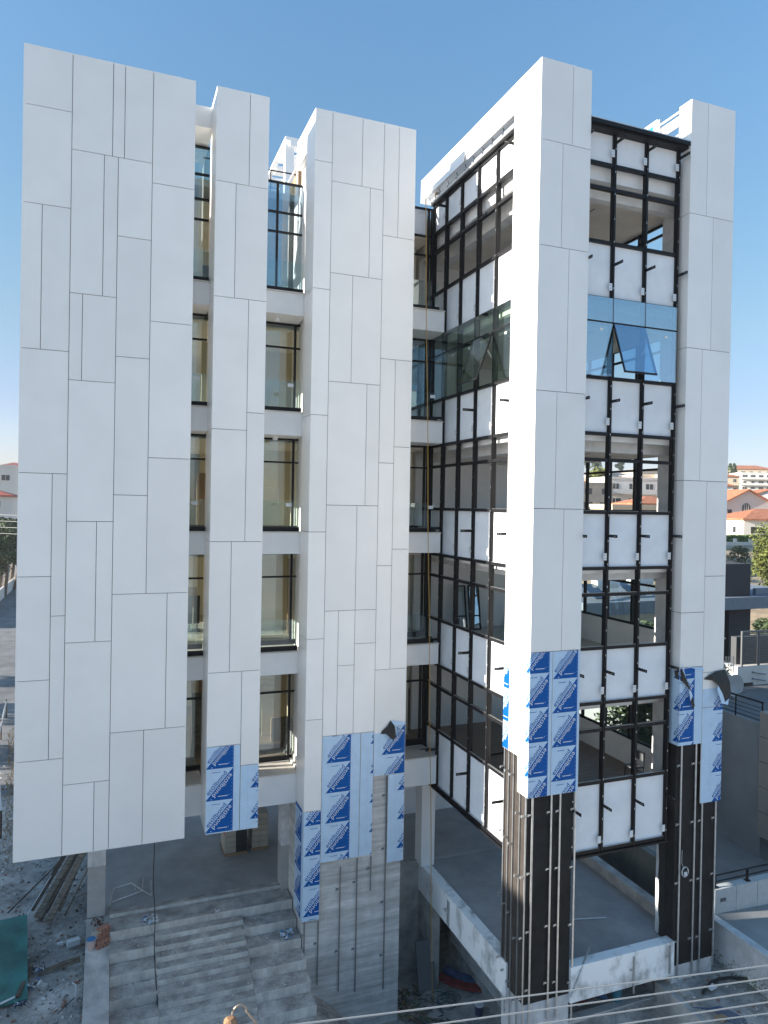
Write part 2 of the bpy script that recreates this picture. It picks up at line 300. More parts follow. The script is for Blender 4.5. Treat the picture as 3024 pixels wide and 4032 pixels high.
def fin(label, rects, Y, depth, core, side=None, side_splits=(), right=True, extra=None):
    """front panels + returns; core = (z0,z1); side = (y0,y1) of the visible left return"""
    x0 = min(r[0] for r in rects); x1 = max(r[1] for r in rects); zt = max(r[3] for r in rects)
    mb = MB()
    mb.box(x0+.035, x1-.035, Y+.036, Y+depth-.02, core[0], core[1]-.035, 1)
    for a, b, c, d, k in rects:
        a2 = a + (G2 if a > x0+.01 else 0); b2 = b - (G2 if b < x1-.01 else 0)
        d2 = d - (G2 if d < zt-.01 else 0); c2 = c + G2
        mb.box(a2, b2, Y, Y+TH, c2, d2, 0)
    if side:
        zs = [T] + list(side_splits)
        for a, b in zip(zs, zs[1:]):
            mb.box(x0, x0+TH, Y+TH+.001, side[1], b+G2, a-(G2 if a < T-.01 else 0), 0)
    if right: mb.box(x1-TH, x1, Y+TH+.001, Y+depth, core[0], T, 0)
    mb.box(x0+TH+.001, x1-TH-.001, Y+TH+.001, Y+depth, T-TH, T, 0)
    if core[0] < -5: mb.box(x0+TH+.001, x1-TH-.001, Y+TH+.001, Y+depth, core[0]-.02, core[0]-.001, 0)
    if extra: extra(mb)
    return mb.build('cladding_fin', [CLAD, GAPM], OB, label)
finA = fin('widest white panelled slab at the left', FA, Y1, 1.2, (-10.49, T), None)
finB = fin('narrow white panelled slab beside the widest one', FB, Y1, 1.35, (-10.49, T), (Y1, 24.4), [10.152, 6.531, 2.353, -1.212, -5.377, -7.723, -10.506])
def exC(mb): 
    mb.box(6.147, 6.9, 24.132, 25.5, 12.12, T, 0)
finC = fin('middle white slab ending in blue printed film over raw concrete', FC, Y1, 1.15, (-9.3, T), (Y1, 24.13), [11.391, 7.184, 2.998, -.895, -4.468, -7.163, -10.221, -13.898], extra=exC)
def exD(mb):
    mb.box(11.495, 12.2, 19.37, 26.5, 12.19, T, 0)
    # short returned soffit piece at the far end, hanging loose
    M = Matrix.Rotation(R(12), 3, 'Y')
    mb.obox((11.44, 24.4, 12.28), (.012, 1.75, .16), 0, M)
finD = fin('tall white corner tower slab with sunlit side and long roof fascia', FD, Y2, 1.47, (-4.3, T), (Y2, 19.35), [10.748, 7.693, 3.463, .014, -4.193], extra=exD)
finE = fin('right hand white slab with torn film at its foot', FE, Y2, .55, (-7.4, T), (Y2, 18.41), [9.5, 5.229, .997, -3.239, -7.51])
# lower part of the tower slab side return (stepped at the back)
mb = MB(); mb.box(11.495, 11.525, 17.908, 18.46, -8.46, -4.204); mb.box(11.495, 11.525, 18.461, 19.35, -7.40, -4.204)
mb.box(13.21, 13.24, 17.908, 18.5, -8.46, -4.31)
mb.build('side_return_panel', CLAD, finD)
# dark recess lines between side mullion and fin, printed films
def front(Y): return lambda u, z, d: (u, Y-.003-d, z)
def left(X, Yc, Xc): return lambda u, z, d: (X-.003-d, Yc+(Xc-u), z)
def film(parent, items, label=None):
    mb = MB()
    for rect, sx, zb, P in items: film_print(mb, rect, sx, zb, P)
    return mb.build('printed_film', [FILM, FBLUE, FWHT], parent, label)
g = .012
film(finB, [((2.952, 4.018-g, -10.49, -7.723-g), 2.93, -8.43, front(Y1)), ((4.018+g, 4.61, -10.49, -8.417-g), 4.345, -9.17, front(Y1))], 'blue and pale printed film with diagonal lettering')
film(finC, [((6.147, 6.737-g, -13.89, -10.221-g), 6.17, -10.69, front(Y1)), ((6.737+g, 8.101-g, -12.0, -7.754-g), 6.88, -8.67, front(Y1)),
            ((8.101+g, 8.579-g, -12.0, -7.754-g), 8.45, -8.17, front(Y1)), ((9.135+g, 9.74, -12.38, -9.314-g), 9.48, -9.9, front(Y1)),
            ((5.03, 6.14, -13.89, -10.232), 5.03, -10.35, left(6.147, Y1, 6.147))])
film(finD, [((11.495, 12.265-g, -8.455, -4.204), 11.28, -4.81, front(Y2)), ((12.265+g, 13.235, -8.455, -4.204), 12.28, -5.02, front(Y2)),
            ((11.27, 11.495, -8.455, -4.204), 11.28, -4.81, left(11.495, Y2, 11.495)), ((10.03, 10.36, -7.39, -4.85), 9.6, -6.55, left(11.495, Y2, 11.495))])
film(finE, [((18.006+g, 18.87, -6.344, -5.75), 18.44, -6.49, front(Y2)), ((18.006+g, 18.87, -9.465, -6.37), 18.44, -7.49, front(Y2)),
            ((17.06, 18.006-g, -7.50, -5.02), 16.8, -5.36, front(Y2)), ((16.56, 17.06, -7.50, -5.1), 16.8, -5.36, left(17.06, Y2, 17.06))])
# part-covered torn panel on the middle slab: film below a ragged diagonal
mb = MB(); film_print(mb, (8.59, 9.74, -9.30, -7.83), 8.87, -8.60, front(Y1)); film_print(mb, (9.18, 9.74, -7.82, -7.58), 8.87, -8.60, front(Y1))
mb.build('printed_film', [FILM, FBLUE, FWHT], finC)
def flap(parent, pts, faces, label, back=True):
    mb = MB(); 
    for fc, mi in faces: mb.poly([pts[i] for i in fc], mi)
    o = mb.build('torn_film_flap', [FBACK, FILM, FBLUE], parent, label); 
    md = o.modifiers.new('thick', 'SOLIDIFY'); md.thickness = .006
    return o
y = Y1-.02
flap(finC, [(9.18, y, -7.42), (9.30, y-.10, -7.60), (9.34, y-.13, -7.98), (9.22, y-.16, -8.06), (9.0, y-.05, -7.86), (8.86, y, -7.76), (8.82, y-.01, -7.86), (9.74, y, -7.52), (9.72, y-.02, -7.60), (9.05, y-.03, -7.60)],
     [((0, 1, 9), 0), ((9, 1, 3, 4), 0), ((1, 2, 3), 0), ((4, 5, 6), 0), ((9, 4, 5), 0), ((0, 7, 8, 1), 1)], 'curled film flap showing its black side')
y = Y2-.02
flap(finE, [(18.02, y, -5.42), (18.25, y-.03, -5.28), (18.55, y-.02, -5.18), (18.9, y-.02, -5.15), (18.98, y-.16, -5.55), (18.97, y-.22, -5.92), (18.86, y-.24, -6.05), (18.72, y-.22, -6.16), (18.64, y-.2, -5.9), (18.50, y-.14, -5.62), (18.35, y-.06, -5.47), (18.60, y-.21, -6.2), (18.45, y-.15, -5.75), (18.80, y-.27, -6.24)],
     [((0, 1, 10), 0), ((1, 2, 9, 10), 0), ((2, 3, 4, 9), 0), ((4, 5, 8, 9), 0), ((5, 6, 7, 8), 0), ((8, 7, 11, 12, 9), 1), ((7, 6, 13, 11), 1)], 'large black flap of film curling off the corner')
flap(finE, [(17.0, y+.2, -5.12), (17.1, y-.03, -5.02), (17.25, y-.05, -5.32), (17.42, y-.10, -5.74), (17.32, y-.10, -5.66), (17.12, y-.05, -5.42), (17.0, y+.15, -5.35), (17.50, y-.08, -5.9), (17.56, y-.12, -6.2), (17.46, y-.14, -6.32), (17.40, y-.1, -6.05), (17.08, y-.03, -4.82), (17.95, y-.02, -5.04), (17.97, y-.06, -5.12), (17.25, y-.02, -4.96)],
     [((0, 1, 5, 6), 0), ((1, 2, 4, 5), 0), ((2, 3, 4), 0), ((4, 3, 7, 10), 1), ((7, 8, 9, 10), 0), ((1, 11, 2), 1), ((14, 12, 13), 1)], 'ripped strip of film hanging down the panel')

# ------- carcass under the fins
SH = MB(); SH.box(6.2, 9.70, 23.13, 25.55, -18.8, -9.2); SH.box(6.3, 9.6, 24.2, 25.5, -9.199, -9.0)
SU = MB(); SU.box(6.35, 9.7, 24.2, 25.55, -9.19, 12.9); SU.build('shaft_wall', WHITE, OB)
SH.build('concrete_shaft', CONC, OB, 'board marked raw concrete shaft below the film')
def rails(items, name='cladding_rail', label=None, mt=None):
    for (p, q, w_) in items:
        mb = MB(); mb.bar(p, q, w_, .03); n = max(1, int((Vector(q)-Vector(p)).length/1.7))
        P0, Q0 = Vector(p), Vector(q)
        for k in range(n):
            c = P0.lerp(Q0, (k+.35)/n); side = Vector((-.09, .02, 0)) if abs(w_) < .2 else Vector((0, 0, 0))
            mb.obox(c+side, (.045, .02, .022)); mb.obox(c+side*1.4+Vector((0, .01, -.02)), (.012, .02, .035))
        mb.build(name, mt or GALV, OB)
rails([((x, 23.08, zt), (x, 23.08, zb), .035) for x, zt, zb in ((6.25, -13.95, -15.2), (6.73, -14.0, -16.15), (7.48, -12.3, -16.55), (8.08, -12.1, -16.7), (8.58, -12.1, -13.3), (9.12, -9.4, -16.85))], mt=mat('dull_steel', (.17, .17, .17), .6))
cd = MB(); cd.box(11.6, 13.16, 18.02, 19.30, -14.65, -4.2, 0); cd.box(11.6, 13.16, 18.02, 19.30, -18.6, -14.651, 1)
cd.build('tower_column', [BOARD, WBASE], OB, 'black boarded column with a white base under the tower slab')
ce = MB(); ce.box(17.12, 18.78, 18.02, 18.42, -14.68, -7.3, 0); ce.box(17.12, 18.78, 18.02, 18.42, -15.6, -14.681, 1); ce.box(17.13, 17.9, 18.421, 18.85, -14.0, -10.6, 2)
sun_streak = [(18.83, -10.9), (18.74, -11.0), (18.70, -11.6), (18.73, -12.1), (18.66, -12.5), (18.70, -13.1), (18.64, -13.6), (18.66, -13.98), (18.83, -13.98)]
ce.prism(sun_streak, 'x', 17.124, 17.1295, 1)  # white streak: sunlight on this column side put into the colour
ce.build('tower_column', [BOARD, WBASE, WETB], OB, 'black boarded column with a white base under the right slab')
rails([((x, 17.96, zt), (x, 17.96, zb), .055) for x, zt, zb in ((11.72, -8.4, -15.3), (12.37, -8.4, -15.2), (12.68, -8.4, -15.25), (13.22, -8.4, -15.4), (17.28, -7.5, -15.1), (17.88, -7.5, -15.1), (18.18, -7.5, -15.1), (18.76, -9.4, -14.95))])
rails([((11.53, yy, zt), (11.53, yy, zb), .04) for yy, zt, zb in ((19.0, -7.3, -15.5), (18.72, -7.3, -15.7), (18.34, -8.4, -15.9), (18.02, -8.4, -15.6), (19.26, -7.3, -15.2))])
wb = MB(); wb.box(11.56, 11.60, 18.03, 19.3, -14.65, -4.2); wb.build('tower_column', mat('brown_backing_board', (.038, .030, .025), .7, var=.3, scale=2), OB, 'brown boarded side of the tower column')

# ------- slab edge bands with marble ledges, soffits
ZB = [(7.30, 6.52), (3.20, 2.38), (-.93, -1.70), (-5.06, -5.85), (-9.28, -10.34)]
BANDX = [(2.25, 3.0), (4.55, 6.25), (9.70, 11.52)]
for a, b in BANDX:
    for zt, zb in ZB:
        mb = MB(); mb.box(a, b, 24.16, 25.55, zb, zt-.04, 0); mb.box(a-.0, b+.0, 24.10, 25.35, zt-.039, zt, 1)
        if a > 9: mb.box(b+.001, b+.14, 24.55, 25.4, zb, zb+.62, 0)
        mb.build('slab_edge', [WHITE, SILL], OB)
mb = MB(); mb.box(2.25, 3.0, 24.13, 25.6, 12.3, 12.98); mb.build('roof_parapet', CLAD, OB)
# spotlights under slabs
for x, z in ((5.35, 6.52), (5.35, 2.38)):
    mb = MB(); mb.tube([(x, 24.75, z-.003), (x, 24.75, z-.14)], .09, 16); mb.build('soffit_light', WHITE, OB)

# ------- recessed windows
def window(x0, x1, y, zs, xs, glazed=True, frame=BLK, gm=None, base=.16):
    mb = MB(); fw_ = .06
    for i, z in enumerate(zs):
        h = base if i == len(zs)-1 else fw_
        mb.box(x0, x1, y-.04, y+.06, z, z+h) if i == len(zs)-1 else mb.box(x0, x1, y-.04, y+.06, z-h, z)
    for x in xs: mb.box(x-.035, x+.035, y-.05, y+.07, zs[-1]+base+.001, zs[0]-fw_-.001)
    f = mb.build('window_frame', frame, OB)
    if glazed:
        pm = MB(); pm.box(x0, x1, y+.005, y+.017, zs[-1]+base, zs[0]-fw_); pm.build('pane', gm or GL_WIN, f)
    return f
WY = 25.42
for k, (zt, zb) in enumerate(ZB):
    head = [12.28, 6.52, 2.38, -1.70, -5.85][k]; tr = [0, 5.68, 1.55, -2.58, -6.75][k]
    window(2.2, 3.05, WY, [head, 11.35, 10.5, 9.8, zt] if k == 0 else [head, tr, zt], [2.24], True)
    window(4.5, 6.6, WY, [11.56, 10.5, 9.8, zt] if k == 0 else [head, tr, zt], [5.44] if k == 0 else [6.17], True, gm=GL_BLUE if k == 0 else None)
    window(9.6, 11.62, WY+.1, [11.6, 10.55, 9.8, zt+.05] if k == 0 else [head, tr, zt], [11.42, 11.56], k == 1, gm=GL_BLUE, base=.2)
mb = MB(); mb.box(9.7, 11.38, 25.62, 25.7, 10.6, 11.55); mb.build('spandrel_board', SPAN, OB)
# glass balustrades at the ledges
for k, (zt, zb) in enumerate(ZB[:4]):
    for a, b, s_ in ((2.31, 2.94, .45), (4.62, 6.14, .75), (9.76, 11.32, .9)):
        mb = MB(); mb.box(a, b, 24.30, 24.318, zt+.002, zt+1.07); o = mb.build('glass_balustrade', GL_CLR, OB)
        cb = MB(); cb.box(a-.03, b+(.0 if a < 9 else .03), 24.24, 24.38, zt+.001, zt+.15); cb.build('base_channel', BLK, o)
        if k in (1, 2):
            st = MB(); xx = a+(b-a)*s_; st.box(xx-.1, xx+.1, 24.285, 24.297, zt+.86, zt+.98); st.build('maker_label', STK, o)

# ------- curtain walls
ZT = [11.68, 10.6, 9.86, 8.22, 6.5, 5.76, 4.07, 2.35, 1.55, -.07, -1.8, -2.61, -4.26, -5.96, -6.8, -8.42, -10.53]
SPANS = [(11.68, 10.6), (8.22, 6.5), (4.07, 2.35), (-.07, -1.8), (-4.26, -5.96), (-8.42, -10.53)]
SX = 11.6; SYs = [19.40, 20.59, 21.86, 23.13, 24.40, 25.50]
FY = 18.15; FXs = [13.27, 14.38, 15.61, 16.88]
def curtain(name, side):
    root = MB()
    ts = SYs if side else FXs
    def bx(t0, t1, d0, d1, z0, z1, mi=0, mbx=None):     # t along the wall, d depth behind the outer face
        m_ = mbx or root
        if side: m_.box(SX+d0, SX+d1, t0, t1, z0, z1, mi)
        else: m_.box(t0, t1, FY+d0, FY+d1, z0, z1, mi)
    for t in ts:
        bx(t-.035, t+.035, 0, .17, -10.6, 11.7)
        bx(t-.06, t+.06, .025, .15, -10.6, 11.7)
        z = -10.3
        while z < 11.5:                                   # fixings left in the pressure-plate groove
            if not (4.1 < z < 6.4): bx(t-.012, t+.012, -.006, -.001, z, z+.055, 1)
            z += .52+.35*rnd.random()
    for i, z in enumerate(ZT):
        for a, b in zip(ts, ts[1:]):
            bx(a+.061, b-.061, .012, .14, z-.05, z+.05)
            if z < 0: bx(a+.061, b-.061, .03, .10, z+.051, z+.058, 1)
    bx(ts[0]-.03, ts[-1]+.03, -.05, .22, -10.66, -10.601)
    cw = root.build('curtain_wall', [BLK, GALV], OB, ('black mullion grid facing the gap, half in sun' if side else 'black mullion grid between the two towers'))
    for zt, zb in SPANS:                                  # insulation boards
        for a, b in zip(ts, ts[1:]):
            m_ = MB(); bx(a+.061, b-.061, .10, .145, zb+.052, zt-.052, 0, m_); m_.build('spandrel_board', SPAN, cw)
    for (zt, zb) in SPANS[:-1] if True else []:
        for j, t in enumerate(ts):
            if side and j == 5: continue
            if not side and j == 0: continue
            m_ = MB(); off = .09; zc = zb+.34+.05*rnd.random()
            bx(t+(.035 if side else -.17), t+(.15 if side else -.05), -.012, -.002, zc-.11, zc+.11, 0, m_)
            for q in (-.05, .05): bx(t+(.06 if side else -.145), t+(.12 if side else -.08), -.016, -.013, zc+q-.022, zc+q+.022, 1, m_)
            m_.build('anchor_plate', [PLASW, GALV], cw)
    zlast = -10.2
    for j, t in enumerate(ts):
        if (side and j == 5) or (not side and j == 0): continue
        m_ = MB(); bx(t+(.035 if side else -.17), t+(.15 if side else -.05), -.012, -.002, zlast-.11, zlast+.11, 0, m_); m_.build('anchor_plate', PLASW, cw)
    brk = []
    for zt, zb in SPANS[2:]:
        for j, t in enumerate(ts):
            if side and (j == 5 or j % 2 == 1): continue
            brk.append((t, zt-.72))
    if not side: brk += [(t, 7.55) for t in ts] + [(t, 11.3) for t in ts]
    else: brk += [(24.40, 11.3), (19.40, 11.3), (25.42, 3.2), (25.42, -.9), (25.42, -5.1)]
    if side: brk += [(24.9, z) for z in (3.3, -.8, -5.0, -9.3)]
    for t, z in brk:
        m_ = MB(); bx(t-.012, t+.012, -.42, -.001, z-.045, z+.045, 0, m_)
        for q in (-.38, -.31): bx(t-.014, t+.014, q, q+.02, z-.01, z+.01, 1, m_)
        m_.build('facade_bracket', [BLK, GALV], cw)
    # the one glazed storey: clear fixed panes with slim black joints and one top-hung sash pushed open
    for i, (a, b) in enumerate(zip(ts, ts[1:])):
        opened = (i == 1)
        m_ = MB(); bx(a+.012, b-.012, -.035, -.015, 5.79, 6.52, 0, m_); m_.build('pane', GL_SIDE if side else GL_BLUE, cw)
        if not opened:
            m_ = MB(); bx(a+.012, b-.012, -.035, -.015, 4.12, 5.74, 0, m_); m_.build('pane', GL_SIDE if side else GL_BLUE, cw)
            st = MB(); s0 = a+.3 if side else b-.5
            bx(s0, s0+.12, -.039, -.036, 5.5, 5.57, 0, st); st.build('maker_label', STK, cw)
        else:
            th = R(20); L = 1.64
            def sp(t, l, o=0):                            # point on the tilted sash
                d = -.03 - l*math.sin(th) - o*math.cos(th); z = 5.73 - l*math.cos(th) + o*math.sin(th)
                return (SX+d, t, z) if side else (t, FY+d, z)
            fr = MB()
            for (t0, l0, t1, l1) in ((a+.03, 0, a+.03, L), (b-.03, 0, b-.03, L), (a, 0, b, 0), (a, L, b, L)):
                fr.bar(sp(t0, l0), sp(t1, l1), .05, .05)
            fo = fr.build('vent_sash', BLK, cw)
            gp = MB(); gp.poly([sp(a+.02, .02, .03), sp(b-.02, .02, .03), sp(b-.02, L-.02, .03), sp(a+.02, L-.02, .03)]); 
            g_ = gp.build('sash_pane', GL_SIDE if side else GL_BLUE, cw); md = g_.modifiers.new('t', 'SOLIDIFY'); md.thickness = .012
            ar = MB()
            for t in (a+.06, b-.06): ar.bar(sp(t, .55), ((SX, t, 4.9) if side else (t, FY, 4.9)), .02, .01)
            ar.build('stay_arm', ALU, cw)
    jt = MB()
    for t in ts: bx(t-.012, t+.012, -.034, -.001, 4.1, 6.52, 0, jt)
    for z in (5.765,): bx(ts[0], ts[-1], -.034, -.002, z-.022, z+.022, 0, jt)
    jt.build('glazing_joint', BLK, cw)
    return cw
cwS = curtain('side', True); cwF = curtain('front', False)
mb = MB(); mb.box(13.25, 17.03, 17.86, 18.30, 11.74, 11.775, 0); mb.box(13.25, 17.03, 17.86, 17.90, 11.62, 11.739, 1); mb.box(13.25, 17.03, 17.95, 18.3, 11.55, 11.719, 1)
mb.build('coping', [ALU, BLK], OB, 'aluminium coping over the front curtain wall')
mb = MB(); mb.tube([(11.50, 19.36, 11.80), (11.50, 25.3, 11.80)], .05, 12, 0); mb.box(11.5, 11.8, 19.36, 25.5, 11.70, 11.86, 1)
mb.build('coping', [ALU, BLK], OB, 'rounded aluminium roll along the side curtain wall')
mb = MB(); yy = 19.5
while yy < 25.2:
    L = .5+.4*rnd.random(); mb.box(11.62, 11.66, yy, yy+L, 12.0, 12.06, 0)
    mb.bar((11.64, yy+L, 12.03), (11.60, yy+L+.02, 12.2), .03, .02, 1); mb.bar((11.64, yy, 11.84), (11.64, yy, 12.03), .04, .04, 1); yy += L+.1
mb.box(11.62, 11.78, 25.3, 25.42, 11.8, 12.2, 2)
mb.build('fascia_fixings', [ALU, BLK, CARD], OB)

# ------- floors, ceilings, walls inside
FL = [7.3, 3.2, -.93, -5.06, -9.28]
for k, z in enumerate(FL):
    m_ = MB(); mi = 0
    zz = z-.05 if k == 4 else z-.12
    m_.box(11.85, 17.9, 18.42, 27.6, zz-.28, zz, 0); m_.box(-2.4, 17.9, 27.601, 34, zz-.28, zz, 0); m_.box(-2.4, 11.8, 25.56, 27.6, zz-.28, zz, 0)
    m_.build('floor_slab', WOOD if k == 4 else FLOORL, OB, 'timber laminate floor' if k == 4 else None)
for k, z in enumerate(FL):                                 # suspended ceilings of the storey above each floor
    top = ([11.3]+FL)[k]; c = top-1.3 if k else 10.1
    m_ = MB(); m_.box(12.9, 17.9, 19.3, 27.58, c, c+.06, 0); m_.box(-2.3, 11.55, 25.62, 33.9, c+.35, c+.40, 0); m_.box(11.551, 17.9, 27.601, 33.9, c+.35, c+.40, 0)
    m_.build('ceiling', CEIL, OB)
    m_ = MB(); m_.box(13.0, 13.9, 21.6, 22.1, c-.02, c-.002, 0); m_.box(15.0, 15.05, 20.0, 22.5, c-.012, c-.002, 0); m_.box(16.5, 17.2, 24.6, 24.9, c-.02, c-.002, 0)
    m_.build('ceiling_vent', LOUV, OB)
    m_ = MB(); zb = top-1.05 if k else 10.2
    m_.box(12.3, 17.7, 18.44, 18.62, zb, top-.41, 0); m_.box(12.9, 17.7, 19.0, 19.299, zb-.28, zb+.25, 1)
    m_.box(11.86, 12.04, 19.5, 27.5, zb, top-.41, 0); m_.box(12.5, 12.899, 19.5, 27.5, zb-.28, zb+.25, 1)
    m_.build('edge_beam', [WHITE, BEAMP], OB)
m_ = MB(); m_.box(11.85, 18.1, 18.42, 27.6, 11.05, 11.3); m_.box(-2.4, 18.1, 27.601, 34, 11.05, 11.3); m_.box(-2.4, 11.84, 25.7, 27.6, 11.05, 11.3); m_.build('roof_slab', WHITE, OB)
m_ = MB(); m_.box(12.3, 12.9, 19.42, 20.5, -9.6, 11.0); m_.build('column', WHITE, OB, 'plain unseen column added behind the tower slab to block sun')  # added out of sight, keeps sun streaks off the east pier
for k, z in enumerate(FL):                                 # east wall: pier, sill wall, black frames
    top = ([11.3]+FL)[k]; s_ = z+.88; h_ = top-1.22
    m_ = MB(); m_.box(17.72, 18.1, 18.43, 19.8, z-.12, top-.42, 0); m_.box(17.9, 18.1, 19.81, 34, z-.4, s_, 1)
    m_.box(17.9, 18.1, 19.81, 34, h_+.02, top-.42, 1)
    m_.build('wall', [BEAMP, WHITE], OB)
    m_ = MB()
    for yy in (19.86, 21.25, 22.65, 24.05, 25.45, 26.85, 28.3, 29.7, 31.1): m_.box(17.93, 18.03, yy-.05, yy+.05, s_, h_)
    for zz in (s_+.04, s_+1.52, h_-.04): m_.box(17.95, 18.02, 19.8, 34, zz-.04, zz+.04)
    f_ = m_.build('window_frame', BLK, OB)
    if k in (1, 3, 4):
        pm = MB(); pm.box(17.98, 17.99, 19.9, 33.9, s_+.08, h_-.08); pm.build('pane', GL_CLR, f_)
for k, z in enumerate(FL):                                 # north wall of the front room, partitions, west piers
    top = ([11.3]+FL)[k]
    m_ = MB(); m_.box(11.9, 16.6 if k in (2, 3) else 17.7, 27.45, 27.59, z-.1, top-.42, 0)
    m_.box(-2.3, 17.8, 33.7, 33.9, z-.1, top-.42, 1)
    m_.box(7.2, 7.35, 26.6, 33.6, z-.1, top-.42, 1); m_.box(8.6, 10.4, 29.0, 29.15, z-.1, top-.42, 1)
    m_.box(3.6, 4.0, 27.4, 27.8, z-.1, top-.42, 1); m_.box(11.0, 11.5, 26.9, 27.3, z-.1, top-.42, 1)
    m_.box(5.3, 7.1, 29.6, 29.75, z-.1, top-.42, 1)
    m_.build('partition_wall', [WHITE, CREAM], OB)
    m_ = MB()
    for a, b in ((24.3, 25.9), (27.6, 28.4), (30.2, 31.0), (33.0, 34)): m_.box(-2.5, -2.25, a, b, z-.4, top-.42, 0)
    m_.box(-2.5, -2.25, 24.3, 34, z-.42, z+.12, 0)
    m_.build('wall', WHITE, OB)

ic = random.Random(11)
for k, z in enumerate(FL):
    for j in range(9):
        x = ic.choice((2.9, 3.3, 4.9, 5.8, 6.6, 10.2, 11.0))+ic.uniform(-.3, .3); yv = ic.uniform(27.2, 32.5); w_ = ic.uniform(.25, .9); h_ = ic.choice((.9, 1.6, 2.1, 2.9, 2.9))
        m_ = MB(); m_.box(x, x+w_, yv, yv+.08, z-.1, z+h_); m_.build('interior_board', [WHITE, CREAM, CARD, TIMB, LOUV, PALEY][ic.randrange(6)], OB)
# ------- ground floor
m_ = MB(); m_.box(-2.4, 17.9, 25.57, 34, -10.36, -9.75); m_.box(11.9, 17.9, 18.45, 25.56, -10.36, -9.75); m_.build('underside_slab', WHITE, OB)
COLM = mat('half_painted_column', (.36, .36, .355), .8, var=.08)
def twotone(name, x0, x1, y0, y1, z0, z1, zs, label):
    m_ = MB(); m_.box(x0, x1, y0, y1, z0, zs, 0)
    n = 9; P = [(x0-.004+(x1-x0+.008)*i/n, zs-.02+.06*rnd.random()) for i in range(n+1)]
    m_.prism([(P[0][0], z1), (P[-1][0], z1)]+P[::-1], 'y', y0-.004, y1, 1)
    m_.box(x0, x1, y0+.01, y1, zs-.05, z1-.01, 1)
    return m_.build('column', [COLM, WBASE], OB, label)
twotone('a', -.54, .02, 25.58, 26.1, -13.92, -10.37, -12.2, 'concrete column painted white at the top beside the steps')
twotone('b', 5.92, 6.55, 25.2, 25.75, -13.92, -10.37, -12.3, 'concrete column next to the raw shaft')
m_ = MB(); m_.box(11.42, 11.98, 25.15, 25.75, -13.93, -10.37); m_.build('column', WHITE, OB, 'plain white column on the edge beam')
m_ = MB(); m_.box(-.54, 17.9, 25.58, 40, -14.3, -13.9, 0); m_.box(11.9, 17.9, 18.3, 25.57, -14.3, -14.0, 0); m_.build('podium_floor', SCREED, OB)
m_ = MB(); m_.box(11.5, 11.88, 18.9, 25.6, -15.0, -13.93); m_.build('edge_beam', STAINW, OB, 'stained white edge beam running away from the tower column')
m_ = MB(); m_.box(13.16, 17.12, 17.93, 18.28, -14.9, -13.82); m_.build('edge_beam', STAINW, OB, 'stained white edge beam between the two tower columns')
m_ = MB(); m_.box(17.75, 18.1, 18.85, 40, -14.9, -13.62); m_.build('parapet_wall', CONC2, OB)
m_ = MB(); m_.box(9.7, 11.5, 25.54, 25.9, -18.8, -13.86); m_.box(11.5, 11.85, 24.28, 25.57, -18.8, -15.001); m_.build('basement_wall', CONC2, OB)
m_ = MB(); m_.box(12, 17.8, 29.65, 29.9, -13.9, -10.4); m_.box(8, 12, 32, 32.2, -13.9, -10.4); m_.build('wall', WHITE, OB)
m_ = MB(); m_.box(11.9, 17.8, 28.0, 28.2, -18.6, -14.31); m_.build('basement_wall', CONC2, OB)
rails([((11.47, 22.9, -14.05), (11.47, 22.9, -14.95), .03), ((11.47, 22.78, -14.05), (11.47, 22.78, -14.95), .03), ((15.5, 17.9, -13.95), (15.5, 17.9, -15.1), .05), ((16.92, 17.9, -13.9), (16.92, 17.9, -14.8), .05)])
# staircase: wide terraces with a steeper flight cut into the middle
st = MB(); XL, XM0, XM1, XR = .17, 1.55, 4.4, 6.17
st.box(XL, XR, 24.45, 25.3, -18, -13.87+.0)
st.box(XL, XR, 25.301, 25.575, -18, -13.76)
for i in range(11):
    y1_ = 24.45-.66*i; y0_ = y1_-.66; zt = -14.19-.31*i
    st.box(XL, XM0, y0_, y1_-.0005, -19, zt); st.box(XM1, XR, y0_, y1_-.0005, -19, zt)
    for h in (0, 1): st.box(XM0+.0005, XM1-.0005, y0_+.33*(1-h), y1_-.33*h-.0005, -19, zt+.10-.155*h)
fl = []
for k_, f_ in enumerate(st.f):
    if k_ % 6 == 1: st.m[k_] = 1
so_ = st.build('staircase', [STEPR, STEPC], OB, 'wide dusty concrete steps with a narrower flight in the middle')
bv = so_.modifiers.new('b', 'BEVEL'); bv.width = .018; bv.segments = 2
m_ = MB(); m_.prism([(25.57, -13.92), (25.57, -19), (15, -19), (15, -13.92-.225*10.57)], 'x', -.55, .168)
m_.build('cheek_wall', CONC2, OB, 'long sloping concrete wall along the left of the steps')

# ------- roof items belonging to the building
m_ = MB(); n_ = 8
for i in range(n_+1):
    yy = 30+i*1.25; m_.box(6.9, 12.5, yy, yy+.7, 15.34, 15.5)
    if i < n_: m_.box(7.5, 8.6, yy+.701, yy+1.249, 15.34, 15.5); m_.box(9.2, 12.5, yy+.701, yy+1.249, 15.34, 15.5)
m_.box(6.7, 6.899, 29.9, 40.7, 15.42, 15.56)
m_.box(6.9, 12.5, 29.9, 29.999, 15.2, 15.56)
m_.box(6.72, 7.1, 30.0, 30.3, 11.3, 15.3); m_.box(12.0, 12.5, 30.0, 30.4, 11.3, 15.0); m_.box(6.72, 7.22, 40.2, 40.6, 11.3, 15.0)
m_.build('roof_pergola', WHITE, OB, 'white open beam pergola on the roof')
m_ = MB(); m_.tube([(3.0, 27, 12.65), (7.2, 27, 12.65)], .025, 6)
for x in (3.5, 4.5, 5.5, 6.45): m_.tube([(x, 27, 11.3), (x, 27, 12.65)], .022, 6)
m_.build('roof_railing', BLK, OB)
